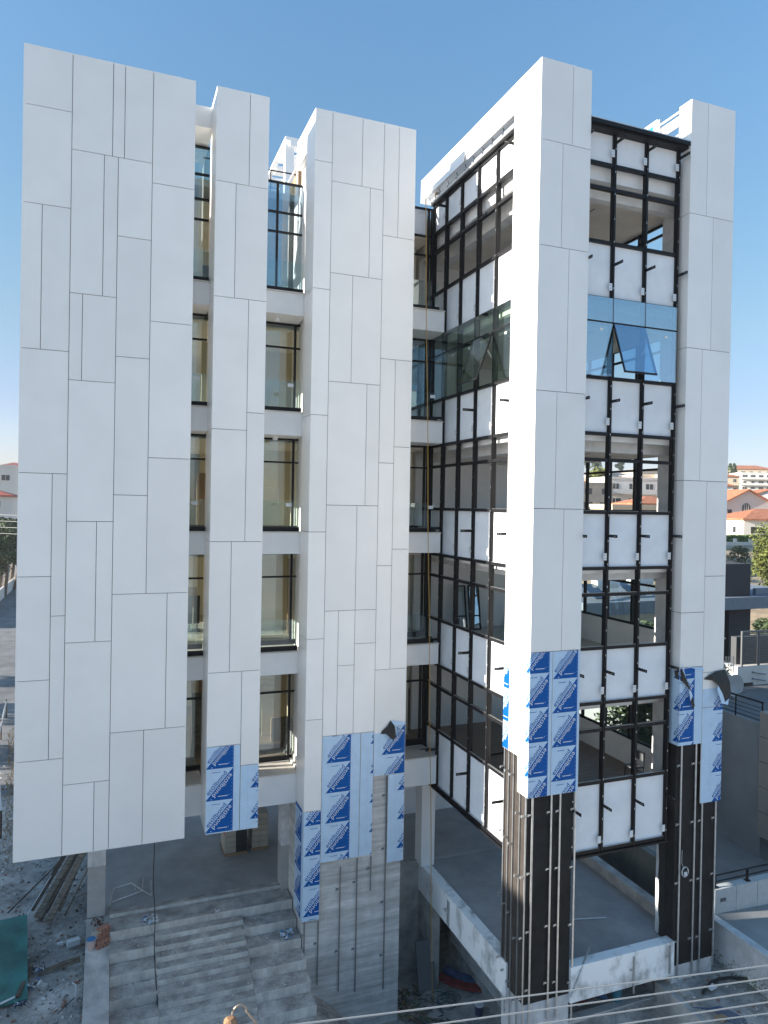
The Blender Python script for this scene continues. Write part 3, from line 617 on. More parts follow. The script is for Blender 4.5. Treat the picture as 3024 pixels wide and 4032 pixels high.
m_ = MB(); m_.box(6.3, 6.75, 25.9, 27.2, 11.3, 12.3, 1); m_.box(6.2, 6.25, 25.7, 27.3, 12.35, 12.42, 0); m_.box(6.2, 6.24, 25.7, 25.75, 11.3, 12.4, 0); m_.box(6.5, 6.55, 25.6, 27.2, 11.95, 12.05, 0)
m_.build('parapet_framing', [ALU, CARD], OB)
m_ = MB()                                                   # bare parapet framing by the right slab
for z in (13.0, 12.55, 12.25): m_.bar((17.12, 18.42, z), (17.12, 19.35, z), .04, .06, 0)
m_.box(17.1, 17.16, 19.35, 19.43, 11.3, 13.2, 0); m_.box(17.18, 17.22, 18.43, 19.34, 12.64, 12.92, 1); m_.box(17.06, 17.10, 19.431, 20.5, 11.3, 13.22, 2); m_.box(17.052, 17.059, 19.6, 20.5, 11.3, 13.08, 3)
m_.build('parapet_framing', [ALU, PALEY, CLAD, mat('cyan_film', (.01, .32, .62), .4)], OB, 'open aluminium framing with one blue film covered panel')

# ================================================================== THINGS INSIDE AND ON THE BUILDING
# chair on the lowest office floor
ch = thing('chair', 'grey metal stacking chair by the white wall on the lowest office floor', 'chair', (17.2, 19.9, -9.33))
m_ = MB(); m_.box(16.9, 17.35, 19.75, 20.2, -8.89, -8.85); m_.build('seat', LOUV, ch)
m_ = MB(); m_.box(17.36, 17.39, 19.8, 20.15, -8.68, -8.38); m_.build('backrest', LOUV, ch)
for x, yv, zz in ((16.92, 19.77, -8.88), (16.92, 20.18, -8.88), (17.36, 19.77, -8.36), (17.36, 20.18, -8.36)):
    m_ = MB(); m_.tube([(x-.03, yv, -9.33), (x, yv, -8.88), (x+(.03 if zz > -8.5 else 0), yv, zz)], .013, 6); m_.build('leg', BLK, ch)
# spare window units leaning on the back wall
for i, x in enumerate((13.9, 14.55)):
    u = thing('window_unit', ('black framed window unit leaning on the wall, the left one of two' if i == 0 else 'black framed window unit leaning on the wall, the right one of two'), 'window', (x, 26.9, -5.18), 'spare window units leaning indoors')
    M = Matrix.Rotation(R(-9), 3, 'X')
    m_ = MB()
    for dx in (-.24, .24): m_.obox(M @ Vector((dx, 0, .95))+Vector((x, 26.9, -5.18)), (.03, .025, .95), 0, M)
    for dz in (.03, .6, 1.87): m_.obox(M @ Vector((0, 0, dz))+Vector((x, 26.9, -5.18)), (.21, .024, .03), 0, M)
    m_.build('frame', BLK, u)
    m_ = MB(); m_.obox(M @ Vector((0, 0, .95))+Vector((x, 26.9, -5.18)), (.21, .006, .9), 0, M); m_.build('pane', GL_BLUE, u)
M = Matrix.Rotation(R(-14), 3, 'Y')
m_ = MB(); m_.obox((13.9, 22.6, -4.2), (.006, 1.0, .95), 0, Matrix.Rotation(R(12), 3, 'Y')); tag(m_.build('glass_sheet', GL_CLR), 'large loose glass sheet leaning indoors beside the tower slab', 'glass')
m_ = MB(); m_.obox((15.0, 23.2, -4.55), (.30, .02, .6), 0, Matrix.Rotation(R(8), 3, 'Y')); m_.obox((15.35, 23.25, -4.62), (.25, .02, .55), 0, Matrix.Rotation(R(14), 3, 'Y'))
tag(m_.build('cardboard_sheet', CARD), 'brown cardboard sheets standing beside the loose glass sheet', 'cardboard')
for i, (a, b) in enumerate((((13.4, 23.6, -9.30), (15.0, 23.8, -9.30)), ((13.6, 22.6, -9.30), (14.6, 22.9, -9.29)), ((14.0, 22.1, -9.28), (14.9, 22.7, -9.28)))):
    m_ = MB(); m_.bar(a, b, .07, .03); tag(m_.build('metal_profile', BLK), ['long dark profile lying furthest back on the timber floor', 'middle dark profile lying on the timber floor', 'nearest dark profile lying across the timber floor'][i], 'metal profile', 'dark profiles on the timber floor')
for i in range(3):
    x = 2.6+i*.28; m_ = MB(); m_.obox((x, 28.2, -4.1), (.11, .02, .55), 0, Matrix.Rotation(R(8), 3, 'X')); m_.obox((x, 28.2, -4.9), (.13, .25, .03), 0)
    m_.obox((x, 28.1, -4.78), (.02, .02, .12), 0); tag(m_.build('display_stand', BLK), ['left black display stand seen through the narrow window strip', 'middle black display stand seen through the narrow window strip', 'right black display stand seen through the narrow window strip'][i], 'stand', 'black stands behind the narrow window strip')

# pallets of boxed tiles under the building
def pallet(x, yv, w_, d_, h_, label, red):
    t = thing('pallet', label, 'pallet', (x, yv, -13.9), 'pallets on the podium floor')
    m_ = MB()
    for yy in (0, d_/2-.05, d_-.1): m_.box(x, x+w_, yv+yy, yv+yy+.1, -13.9, -13.82)
    for k in range(5): m_.box(x+k*w_/5+.01, x+(k+1)*w_/5-.03, yv, yv+d_, -13.82, -13.79)
    m_.build('pallet_base', CARD, t)
    m_ = MB()
    for k in range(6):
        m_.box(x+.04, x+w_*.5-.005, yv+.03, yv+d_-.03, -13.79+k*h_/6, -13.79+(k+1)*h_/6-.012, 0); m_.box(x+w_*.5+.005, x+w_-.04, yv+.03, yv+d_-.03, -13.79+k*h_/6, -13.79+(k+1)*h_/6-.012, 0 if not red else 1)
    if red: m_.box(x+.035, x+.039, yv+.1, yv+d_-.1, -13.79+h_*.5, -13.79+h_*.75, 2)
    m_.build('carton_stack', [mat('tile_carton', (.42, .38, .32), .8, var=.08), mat('dark_shrink_wrap', (.03, .034, .04), .35), mat('red_carton_print', (.4, .03, .02), .6)], t)
pallet(4.35, 28.3, .95, 1.15, 1.3, 'pallet of cartons half wrapped in dark film under the narrow slab', True)
pallet(5.45, 28.45, .72, 1.1, 1.35, 'pallet of plain beige cartons behind the dark wrapped one', False)
tr_ = thing('steel_trestle', 'bent steel tube trestle lying at the top of the steps', 'trestle', (.6, 26.2, -13.9))
m_ = MB(); Z0 = -13.87
for path in ([(.15, 26.05, Z0), (.3, 27.1, Z0+.05), (.9, 27.2, Z0+.1), (1.25, 26.6, Z0+.08), (1.55, 26.3, Z0)], [(.25, 26.3, Z0), (1.3, 26.7, Z0+.02)], [(1.25, 26.6, Z0+.08), (1.3, 27.2, Z0+.3), (1.0, 26.8, Z0+.05)], [(1.55, 26.3, Z0), (1.55, 26.75, Z0+.3)], [(.2, 26.0, Z0), (.22, 26.4, Z0+.35)]):
    m_.tube(path, .022, 6)
m_.build('tube_frame', GALV, tr_)
# black hanging cable, yellow strap
p = []
for k in range(40):
    z = -10.5-7.7*k/39; p.append((1.44+.02*math.sin(k*.6)+.003*k, 24.0-.035*k-(.0 if z > -13.7 else (-13.7-z)*.62), z))
m_ = MB(); m_.tube(p, .016, 6); tag(m_.build('hanging_cable', BROPE), 'black cable hanging from the wide slab down over the steps', 'cable')
m_ = MB(); m_.tube([(10.36+(.88)*k/30+.012*math.sin(k*.9), 23.5, 11.55-30.2*k/30) for k in range(31)], .014, 6); tag(m_.build('hanging_strap', YROPE), 'thin yellow strap hanging down the inner corner of the building', 'strap')
# cable coil on the right column
m_ = MB(); m_.tube([(17.45+.13*math.cos(a*.35), 17.90-.001*a, -11.6+.16*math.sin(a*.35)) for a in range(50)], .006, 5); m_.tube([(17.35, 17.92, -10.9), (17.32, 17.9, -11.3), (17.40, 17.9, -11.46)], .006, 5); m_.obox((17.46, 17.87, -11.66), (.05, .015, .06))
tag(m_.build('cable_coil', PLASW), 'small coil of white cable with a plug hanging on the right column', 'cable')
m_ = MB(); m_.bar((13.0, 17.7, -14.5), (13.95, 18.1, -13.45), .05, .03); tag(m_.build('loose_rail', GALV), 'loose metal rail leaning across the front edge beam', 'metal profile')
m_ = MB(); m_.bar((14.9, 20.3, -13.98), (16.1, 20.0, -13.98), .05, .02); tag(m_.build('metal_strip', ALU), 'straight metal strip lying on the podium floor', 'metal profile')
m_ = MB(); m_.poly([(13.9, 22.5, -13.93), (14.5, 22.3, -13.90), (14.9, 22.55, -13.93), (14.5, 23.1, -13.88), (14.0, 23.0, -13.9)]); o = m_.build('film_scrap', FILM); o.modifiers.new('t', 'SOLIDIFY').thickness = .02; tag(o, 'crumpled pale blue film scrap on the podium by the kerb', 'film scrap')

# ================================================================== GROUND
def sm(a, b, t):
    t = max(0, min(1, (t-a)/(b-a))); return t*t*(3-2*t)
def hash2(i, j): return (math.sin(i*127.1+j*311.7)*43758.5453) % 1
def vn(x, y):
    i, j = math.floor(x), math.floor(y); fx, fy = x-i, y-j; fx = fx*fx*(3-2*fx); fy = fy*fy*(3-2*fy)
    return (hash2(i, j)*(1-fx)+hash2(i+1, j)*fx)*(1-fy)+(hash2(i, j+1)*(1-fx)+hash2(i+1, j+1)*fx)*fy
def near(x, y):
    z = -15.25
    if x > -.6: z = -15.25 - 1.25*sm(-.6, .6, x)
    if x > 6.2: z -= 1.6*sm(6.4, 8.6, x)
    if x > 13.2 and y > 18.4: z = -15.95
    elif x > 16.7: z = z + (-15.25-z)*sm(16.75, 17.0, x)
    if x > 16.95: z = -15.25
    if x <= -.6: z += .25*sm(30, 60, y)*0
    if y > 26.2 and -.2 < x < 18.3: z = -19
    return z + .10*(vn(x*1.3, y*1.3)-.5) + .06*(vn(x*4, y*4)-.5)
m_ = MB(); NX, NY = 196, 196; x0_, x1_, y0_, y1_ = -13., 19.6, 8., 41.
for j in range(NY+1):
    for i in range(NX+1):
        x = x0_+(x1_-x0_)*i/NX; yv = y0_+(y1_-y0_)*j/NY; m_.v.append((x, yv, near(x, yv)))
for j in range(NY):
    for i in range(NX):
        a = j*(NX+1)+i; m_.f.append((a, a+1, a+NX+2, a+NX+1)); m_.m.append(0)
struct(m_.build('ground', DIRT, smooth=True))
# wider terrain rising to the hills
def far(x, y):
    d = math.hypot(x, y); r = max(0, d-75)
    z = -15.6 + 6.5*sm(70, 130, d)*sm(20, 60, x)*.9 + 30*sm(110, 420, d)*(.55+.45*sm(-60, 120, x)) - 0
    if x < 20: z = -15.6 + 26*sm(200, 420, d)
    else: z = -15.6 + (6.0*sm(60, 110, d) + 13*sm(100, 260, d) + 10*sm(320, 480, d) + 14*sm(470, 600, d))*sm(20, 60, x) + 26*sm(200, 420, d)*(1-sm(20, 60, x))
    return z + 2.0*sm(100, 200, d)*(vn(x*.02, y*.02)-.5)
m_ = MB(); N = 150; xs = [-600+1500*(i/N) for i in range(N+1)]; ys = [-200+1000*(i/N) for i in range(N+1)]
for yv in ys:
    for x in xs: m_.v.append((x, yv, (-20 if (-225 < x < 225 and -200 <= yv < 12 or -14 < x < 40 and 0 < yv < 50) else far(x, yv))))
for j in range(N):
    for i in range(N):
        a = j*(N+1)+i; m_.f.append((a, a+1, a+N+2, a+N+1)); m_.m.append(0)
struct(m_.build('terrain', DRYG, smooth=True))
# near terrain ring so that nothing gapes beside the site
m_ = MB()
for a, b, c, d, z in ((-60, -12.9, 8.2, 62, -15.4), (-13, 19.7, 40.9, 62, -15.45), (19.6, 75, 8.2, 62, -17.6)):
    m_.poly([(a, c, z), (b, c, z), (b, d, z), (a, d, z)])
struct(m_.build('ground', DIRT))
m_ = MB(); m_.poly([(-220, -200, -15.5), (220, -200, -15.5), (220, 8.19, -15.5), (-220, 8.19, -15.5)]); struct(m_.build('pavement', mat('pale_concrete_yard', (.52, .495, .455), .9, var=.12, scale=.1)))
m_ = MB(); rd = [(-4.2, 38), (-6.4, 60), (-11, 100), (-17, 150), (-24, 210), (-30, 260)]; L_ = []
for k, (x, yv) in enumerate(rd): L_.append(((x-8, yv), (x+(.3 if k else 0), yv)))
for (a, b), (c, d) in zip(L_, L_[1:]): m_.poly([(*a, -15.33), (*b, -15.33), (*d, -15.33), (*c, -15.33)])
struct(m_.build('road', ASPH))
m_ = MB()
for (a, b), (c, d) in zip(L_, L_[1:]):
    m_.poly([(b[0]+.01, b[1], -15.2), (b[0]+1.6, b[1], -15.2), (d[0]+1.6, d[1], -15.2), (d[0]+.01, d[1], -15.2)]); m_.poly([(b[0]+.01, b[1], -15.4), (b[0]+.01, b[1], -15.2), (d[0]+.01, d[1], -15.2), (d[0]+.01, d[1], -15.4)])
struct(m_.build('pavement', PAVE))
m_ = MB()                                              # wall + paved forecourt on the right
m_.poly([(19.8, 5, -14.0), (30, 5, -14.4), (30, 18.95, -14.4), (19.8, 18.95, -14.0)]); m_.poly([(19.9, 19.3, -16.9), (30, 19.3, -16.9), (30, 32, -16.9), (19.9, 32, -16.9)])
struct(m_.build('pavement', PAVE))
m_ = MB(); m_.box(19.5, 19.8, 5, 18.9, -16, -13.96); tag(m_.build('boundary_wall', WBASE), 'pale boundary wall beside the paved forecourt at the right', 'wall')
m_ = MB(); x = 19.85
while x < 30: m_.box(x, x+.98, 18.95, 19.25, -16.5, -13.17); x += 1.0
m_.box(20.1, 20.35, 18.935, 18.949, -13.62, -13.5, 1)
tag(m_.build('boundary_wall', [mat('pale_block_render', (.50, .51, .50), .85, var=.08), LOUV]), 'jointed block wall with a black handrail along its top', 'wall')
rl = thing('handrail', 'black steel handrail on top of the jointed block wall', 'railing', (20, 19.1, -13.17))
m_ = MB(); m_.tube([(19.9, 19.1, -12.75), (30, 19.1, -12.75)], .03, 8); m_.tube([(19.9, 19.1, -12.97), (30, 19.1, -12.97)], .025, 8); m_.build('rail', BLK, rl)
for x in (20.0, 21.5, 23.0, 24.5, 26.0): m_ = MB(); m_.box(x-.03, x+.03, 19.07, 19.13, -13.17, -12.75); m_.box(x-.09, x+.09, 19.02, 19.18, -13.17, -13.14); m_.build('post', BLK, rl)
m_ = MB(); m_.box(19.6, 19.9, 19.3, 40, -17.5, -13.2); tag(m_.build('retaining_wall', mat('dark_damp_concrete', (.13, .14, .13), .8, var=.3, scale=.7, stretch=(1, 1, .4))), 'dark damp retaining wall seen beyond the podium kerb', 'wall')
m_ = MB(); m_.box(13.3, 16.85, 18.46, 18.72, -18.8, -15.88); m_.box(13.15, 13.3, 18.46, 26, -18.8, -15.95); tag(m_.build('retaining_wall', CONC), 'low raw concrete wall under the front edge beam', 'wall')
m_ = MB(); m_.box(16.851, 17.1, 10, 18.46, -18.8, -15.35); tag(m_.build('retaining_wall', CONC2), 'concrete edge holding the bank beside the right column', 'wall')
# green netting and branches at the foot of the forecourt wall
m_ = MB()
for k in range(420):
    yv = 9+rnd.random()*10; x = 19.35-.35*rnd.random(); z = -15.15+.45*rnd.random(); a = rnd.random()*6; s_ = .02+.04*rnd.random()
    m_.poly([(x, yv, z), (x+s_*math.cos(a), yv+s_, z+.02), (x+.02, yv+s_*math.sin(a), z+s_)])
for k in range(40):
    yv = 9+rnd.random()*9; m_.tube([(19.42, yv, -14.4-.8*rnd.random()), (19.2, yv+1*rnd.random(), -15.0-.2*rnd.random())], .005, 4)
stuff(m_.build('wall_weeds', LEAF2), 'dark green weeds and netting along the foot of the forecourt wall', 'weeds')

# ------- rubble (nobody could count it)
m_ = MB()
def pebble(x, yv, z, s_, mi):
    a = rnd.random()*6.3; M = Matrix.Rotation(a, 3, 'Z') @ Matrix.Rotation(rnd.random()*1.2, 3, 'X')
    m_.obox((x, yv, z+s_*.25), (s_*(.5+.5*rnd.random()), s_*(.3+.4*rnd.random()), s_*(.2+.25*rnd.random())), mi, M)
for k in range(2600):
    x = -5.5+5.0*rnd.random(); yv = 20+26*rnd.random()**1.3; s_ = .018+.05*rnd.random()**2.2; pebble(x, yv, near(x, yv), s_, rnd.choice((0, 0, 0, 1, 1, 2, 3)))
for k in range(1200):
    x = 9.8+9.5*rnd.random(); yv = 12+7*rnd.random(); s_ = .018+.05*rnd.random()**2; pebble(x, yv, near(x, yv), s_, rnd.choice((0, 0, 1, 2)))
for k in range(500):
    x = .3+9*rnd.random(); yv = 15+4.5*rnd.random(); s_ = .02+.05*rnd.random()**2; pebble(x, yv, near(x, yv), s_, rnd.choice((0, 0, 1, 2)))
for k in range(150):
    x = -4.5+3.8*rnd.random(); yv = 22.5+20*rnd.random(); pebble(x, yv, near(x, yv), .06+.10*rnd.random()**2, rnd.choice((0, 0, 1, 1, 2)))
for k in range(900):
    i = rnd.randrange(8); x = .3+5.7*rnd.random(); mid = XM0 < x < XM1; yv = 24.4-.66*i-.05-.5*rnd.random(); zt = -14.19-.31*i
    if mid: zt = zt+.10-(.155 if yv < 24.45-.66*i-.33 else 0)
    if rnd.random() < .5: pebble(x, yv, zt, .012+.022*rnd.random(), rnd.choice((0, 1, 1)))
    elif not mid: pebble(x, 24.40-.66*i, zt, .015+.02*rnd.random(), 0)
stuff(m_.build('rubble', [mat('rubble_grey', (.27, .26, .24), .95), mat('rubble_pale', (.52, .51, .49), .9), mat('rubble_brick', (.28, .15, .11), .9), TIMB2]), 'small stones and building rubble scattered over the site', 'rubble')

# ------- timber pile, planks, blocks, litter on the left
PL = [((-1.9, 28.0, -15.15), (-.35, 29.6, -12.6), .22, .06, TIMB, 'widest pale plank on top of the leaning timber pile'),
      ((-2.15, 28.2, -15.15), (-.5, 29.9, -12.7), .10, .06, TIMB2, 'dark batten left of the widest plank in the timber pile'),
      ((-2.3, 28.5, -15.15), (-.6, 30.4, -12.8), .20, .05, TIMB, 'grey plank at the left side of the timber pile'),
      ((-2.0, 28.7, -15.1), (-.4, 30.6, -12.6), .14, .05, TIMB2, 'thin brown plank behind the widest one in the timber pile'),
      ((-1.55, 28.6, -15.1), (-.3, 30.2, -12.5), .12, .05, TIMB, 'narrow plank sticking up from the back of the timber pile'),
      ((-1.35, 28.3, -15.15), (-.45, 28.9, -13.5), .05, .05, TIMB, 'thin pole leaning apart on the right of the timber pile'),
      ((-2.5, 29.0, -15.1), (-.8, 31.2, -13.0), .16, .05, TIMB2, 'dark plank furthest left in the timber pile'),
      ((-2.9, 27.6, -15.15), (-1.9, 29.6, -14.2), .035, .035, PLASW, 'thin white batten on the ground left of the timber pile'),
      ((-3.3, 29.2, -15.15), (-1.8, 32.0, -14.9), .04, .04, TIMB2, 'long dark stick lying left of the white batten')]
for a, b, w_, h_, mt, lb in PL:
    m_ = MB(); m_.bar(a, b, w_, h_, roll=.4); tag(m_.build('timber_plank', mt), lb, 'plank', 'timber leaning beside the left column')
m_ = MB(); m_.bar((-1.95, 25.1, -15.14), (-.72, 25.35, -15.06), .20, .05, roll=1.5); tag(m_.build('timber_plank', TIMB), 'single flat grey plank lying on the dirt beside the cheek wall', 'plank')
m_ = MB(); m_.obox((-.98, 26.4, -15.08), (.20, .10, .09), 0, Matrix.Rotation(.25, 3, 'Z')); tag(m_.build('concrete_block', PLASW), 'white foam block standing against the cheek wall', 'block')
m_ = MB(); m_.obox((-1.4, 26.6, -15.15), (.10, .05, .03), 0, Matrix.Rotation(-.1, 3, 'Z')); tag(m_.build('foam_offcut', PLASW), 'small white foam offcut left of the foam block', 'offcut')
gb = MB(); M = Matrix.Rotation(R(6), 3, 'Z') @ Matrix.Rotation(R(14), 3, 'X'); gb.obox((-3.35, 25.45, -14.72), (1.05, 1.72, .03), 0, M); tag(gb.build('green_board', GREENB), 'large teal green board lying tilted at the left edge', 'board')
m_ = MB(); m_.tube([(-3.4, 23.5, -15.0), (-2.9, 23.8, -15.05), (-2.5, 24.0, -15.05), (-2.3, 24.25, -15.1)], .03, 8); tag(m_.build('white_pipe', PLASW), 'bent white pipe under the near edge of the green board', 'pipe')
m_ = MB(); m_.bar((-2.42, 23.95, -15.05), (-2.15, 25.2, -14.95), .12, .12); tag(m_.build('timber_post', TIMB2), 'short dark timber along the side of the green board', 'timber')
def crumple(name, c, s_, mats, lb, cat, n=46, seed=1, flat=.5):
    r2 = random.Random(seed); m_ = MB()
    for k in range(n):
        p_ = Vector(c)+Vector((r2.uniform(-1, 1)*s_, r2.uniform(-.7, .7)*s_, r2.uniform(0, flat)*s_)); 
        q = [p_+Vector((r2.uniform(-1, 1), r2.uniform(-1, 1), r2.uniform(-.6, .6)))*s_*.5 for _ in range(3)]
        m_.poly(q, r2.randrange(len(mats)))
    o = m_.build(name, mats); o.modifiers.new('t', 'SOLIDIFY').thickness = .004; return tag(o, lb, cat)
crumple('torn_sack', (-2.0, 25.2, -15.1), .2, [PLASW, BLUEM, BROPE], 'torn blue and white sack beside the green board', 'sack', seed=3)
crumple('torn_sack', (-2.05, 24.5, -15.1), .2, [PLASW, BLUEM, BROPE, PLASW], 'second torn blue and white sack nearer along the green board', 'sack', seed=4)
crumple('cement_bag', (-2.3, 23.65, -15.12), .16, [PLASW, BLUEM, BROPE], 'crushed dark blue cement bag at the corner of the green board', 'bag', seed=5)
crumple('cement_bag', (1.42, 24.62, -13.86), .24, [PLASW, PLASW, BLUEM, FILM], 'crumpled white and blue bag on the top step under the black cable', 'bag', seed=6, flat=.6)
crumple('cement_bag', (5.72, 23.35, -14.5), .2, [PLASW, BLUEM, PLASB, FILM], 'blue and white bag slumped on the steps against the concrete shaft', 'bag', seed=8, flat=.9)
crumple('plastic_scrap', (3.5, 24.55, -13.86), .0+.12, [PLASW, STEPC], 'flattened white plastic scrap on the second step', 'scrap', seed=9, flat=.1, n=14)
for i, (x, yv, z, rot) in enumerate(((3.25, 22.55, -15.16, .9), (5.0, 22.1, -15.35, .3))):
    z += .05
    b_ = thing('plastic_bottle', 'crushed blue plastic bottle on the middle steps' if i == 0 else 'small blue plastic bottle near the concrete shaft on the steps', 'bottle', (x, yv, z), 'blue bottles on the steps')
    d = Vector((math.cos(rot), math.sin(rot), 0)); p0 = Vector((x, yv, z)); m_ = MB()
    m_.tube([p0, p0+d*.02, p0+d*.2, p0+d*.27, p0+d*.29], [.02, .04, .04, .02, .015], 10); m_.build('bottle_body', PLASB, b_)
    m_ = MB(); m_.tube([p0+d*.29, p0+d*.31], .017, 8); m_.build('cap', PLASW, b_)
# bricks + bucket on the cheek wall
for i, (x, yv, z, lb) in enumerate(((-.05, 24.35, -14.18, 'lowest clay brick of the small stack on the cheek wall'), (-.02, 24.37, -14.04, 'second clay brick up in the small stack on the cheek wall'), (-.0, 24.5, -13.90, 'third clay brick up in the small stack on the cheek wall'), (-.02, 24.55, -13.76, 'topmost clay brick of the small stack on the cheek wall'))):
    m_ = MB(); M = Matrix.Rotation(.35+.1*i, 3, 'Z')
    m_.obox((x, yv, z), (.19, .10, .062), 0, M)
    for a in (-.12, 0, .12):
        for b in (-.028, .028): m_.obox(Vector((x, yv, z)) + M @ Vector((a, -.1005, b)), (.038, .002, .016), 1, M)
    tag(m_.build('clay_brick', [BRICKM, TIMB2]), lb, 'brick', 'clay bricks on the cheek wall')
bk = thing('bucket', 'pinkish plastic bucket with a rag beside the brick stack', 'bucket', (-.38, 24.3, -14.2))
m_ = MB(); m_.tube([(-.38, 24.3, -14.2), (-.38, 24.3, -13.9)], [.10, .125], 18); m_.build('bucket_body', mat('pink_plastic', (.5, .38, .34), .5), bk)
m_ = MB(); m_.tube([(-.38, 24.3, -13.899), (-.38, 24.3, -13.87)], [.133, .133], 18); m_.build('rim', PLASB, bk)
crumple('rag', (-.22, 24.35, -13.78), .13, [mat('cream_cloth', (.5, .45, .36), .9)], 'cream rag draped between bucket and bricks', 'rag', seed=12, n=26)
m_ = MB()
for k in range(26):
    a = rnd.random()*6.3; rr = .24*rnd.random(); x = -.22+rr*math.cos(a); yv = 25.25+rr*.8*math.sin(a); m_.poly([(x, yv, -13.86-(25.57-yv)*.225+.03*rnd.random()), (x+.09, yv+.02, -13.84-(25.57-yv)*.225), (x+.02, yv+.09, -13.83-(25.57-yv)*.225)])
stuff(m_.build('dead_leaves', mat('rust_leaves', (.10, .045, .03), .9)), 'dark red dead leaves at the foot of the left column', 'leaves')
m_ = MB(); m_.tube([(-.9, 24.2, -15.1), (-.78, 23.95, -15.05), (-.8, 23.5, -15.1)], .015, 6); m_.tube([(-.82, 23.45, -15.1), (-1.25, 22.9, -15.12)], .012, 6, 1); tag(m_.build('bent_wire', [PLASW, BLK]), 'bent white and black wire on the dirt by the cheek wall', 'wire')

# ------- things in the pit behind the shaft
zp = -18.05
m_ = MB(); m_.obox((11.3, 24.3, -17.2), (.36, .04, .85), 0, Matrix.Rotation(R(-14), 3, 'X')); tag(m_.build('leaning_sheet', mat('grey_ribbed_sheet', (.14, .15, .16), .7, var=.15, scale=20, stretch=(8, 1, 1))), 'grey ribbed sheet leaning on the basement wall in the pit', 'sheet')
for (pts, mt, lb) in (([(12.0, 24.6), (12.3, 24.1), (12.7, 23.7), (13.2, 23.4), (13.9, 23.1)], REDM, 'rolled red mat lying across the pit floor'), ([(12.4, 24.9), (12.7, 24.35), (13.0, 24.0), (13.4, 23.75), (14.1, 23.5)], BLUEM, 'rolled blue mat lying behind the red one')):
    m_ = MB(); zz = -17.95
    for (a, b), (c, d) in zip(pts, pts[1:]): m_.bar((a, b, zz), (c+.02, d-.02, zz), .34, .10)
    tag(m_.build('rolled_mat', mt), lb, 'mat', 'rolled mats in the pit')
pt = thing('paint_bucket', 'white lidded paint bucket on the pit floor', 'bucket', (12.55, 22.4, -18.1))
m_ = MB(); m_.tube([(12.55, 22.4, -18.1), (12.55, 22.4, -17.75)], [.13, .16], 20); m_.build('bucket_body', mat('dark_blue_tub', (.05, .06, .12), .5), pt)
m_ = MB(); m_.tube([(12.55, 22.4, -17.749), (12.55, 22.4, -17.72)], .17, 20); m_.build('lid', PLASW, pt)
r3 = random.Random(5); m_ = MB()
for k in range(5):
    c0 = (11.4+.5*r3.random(), 22.9+.6*r3.random()); m_.tube([(c0[0]+(.32+.06*r3.random())*math.cos(a*.42), c0[1]+.3*math.sin(a*.42), -18.0+.02*k+.05*r3.random()) for a in range(16)], .014, 5)
tag(m_.build('hose_tangle', mat('teal_hose', (.03, .09, .10), .5)), 'tangle of dark teal hose on the pit floor', 'hose')
for i in range(7):
    x = 10.2+.22*i; m_ = MB(); m_.bar((x, 22.9-.1*i, -18.0), (x+.9, 20.6-.12*i, -17.95), .09, .06)
    tag(m_.build('metal_tube', [TIMB2, LOUV, TIMB, LOUV, LOUV, TIMB2, ALU][i]), ['first tube from the left of those lying in the pit', 'second tube from the left of those lying in the pit', 'third tube from the left of those lying in the pit', 'fourth tube from the left of those lying in the pit', 'fifth tube from the left of those lying in the pit', 'sixth tube from the left of those lying in the pit', 'bright tube furthest right of those lying in the pit'][i], 'tube', 'tubes lying in the pit')
m_ = MB()
for k in range(220):
    x = 9.8+1.5*rnd.random(); yv = 21+3.5*rnd.random(); z = -18.05+.08*rnd.random(); a = rnd.random()*6; s_ = .03+.12*rnd.random(); m_.obox((x, yv, z), (s_, s_*.25, .01), rnd.randrange(4), Matrix.Rotation(a, 3, 'Z') @ Matrix.Rotation(.5*rnd.random(), 3, 'Y'))
stuff(m_.build('pit_litter', [TIMB2, LOUV, CARD, mat('dull_green_scrap', (.08, .12, .06), .8)]), 'small litter and offcuts heaped in the pit corner', 'litter')
crumple('green_netting', (13.2, 18.9, -17.7), .4, [GREENN], 'bunch of green netting at the foot of the tower column', 'netting', n=90, seed=14, flat=.9)
crumple('red_tarpaulin', (14.6, 19.3, -15.85), .5, [REDM, REDM, BLUEM], 'red and blue tarpaulin on the ledge under the front beam', 'tarpaulin', n=40, seed=15, flat=.1)
m_ = MB(); m_.tube([(15.55, 18.75, -15.86), (15.55, 18.75, -15.45)], [.15, .17], 18, 0); tag(m_.build('blue_tub', mat('turquoise_tub', (.03, .16, .22), .5)), 'blue tub on the ledge behind the middle rail', 'tub')
m_ = MB()
for k in range(6): m_.tube([(16.9+.07*k, 16.9-.1*k, -15.2+.02*k), (17.2+.07*k, 16.5, -15.05), (17.5+.1*k, 16.0, -15.2), (17.6, 15.2, -15.25)], .014, 5)
tag(m_.build('cable_bundle', mat('blue_cable', (.02, .06, .16), .5)), 'bundle of dark blue cables on the bank at the lower right', 'cable')
m_ = MB(); m_.tube([(17.6+.35*k, 17.2+.35*math.sin(k*.55), -15.12) for k in range(8)], .05, 8); tag(m_.build('black_duct', BROPE), 'thick black duct snaking over the dirt at the lower right', 'duct')
m_ = MB(); m_.obox((18.1, 17.35, -15.12), (.16, .12, .02), 0, Matrix.Rotation(.2, 3, 'Z')); tag(m_.build('foam_offcut', PLASW), 'pale foam piece on the dirt in front of the right column', 'offcut')
m_ = MB(); m_.obox((17.3, 16.2, -15.13), (.15, .13, .02), 0, Matrix.Rotation(.3, 3, 'Z')); tag(m_.build('plywood_offcut', CARD), 'brown plywood square on the dirt beside the black duct', 'offcut')

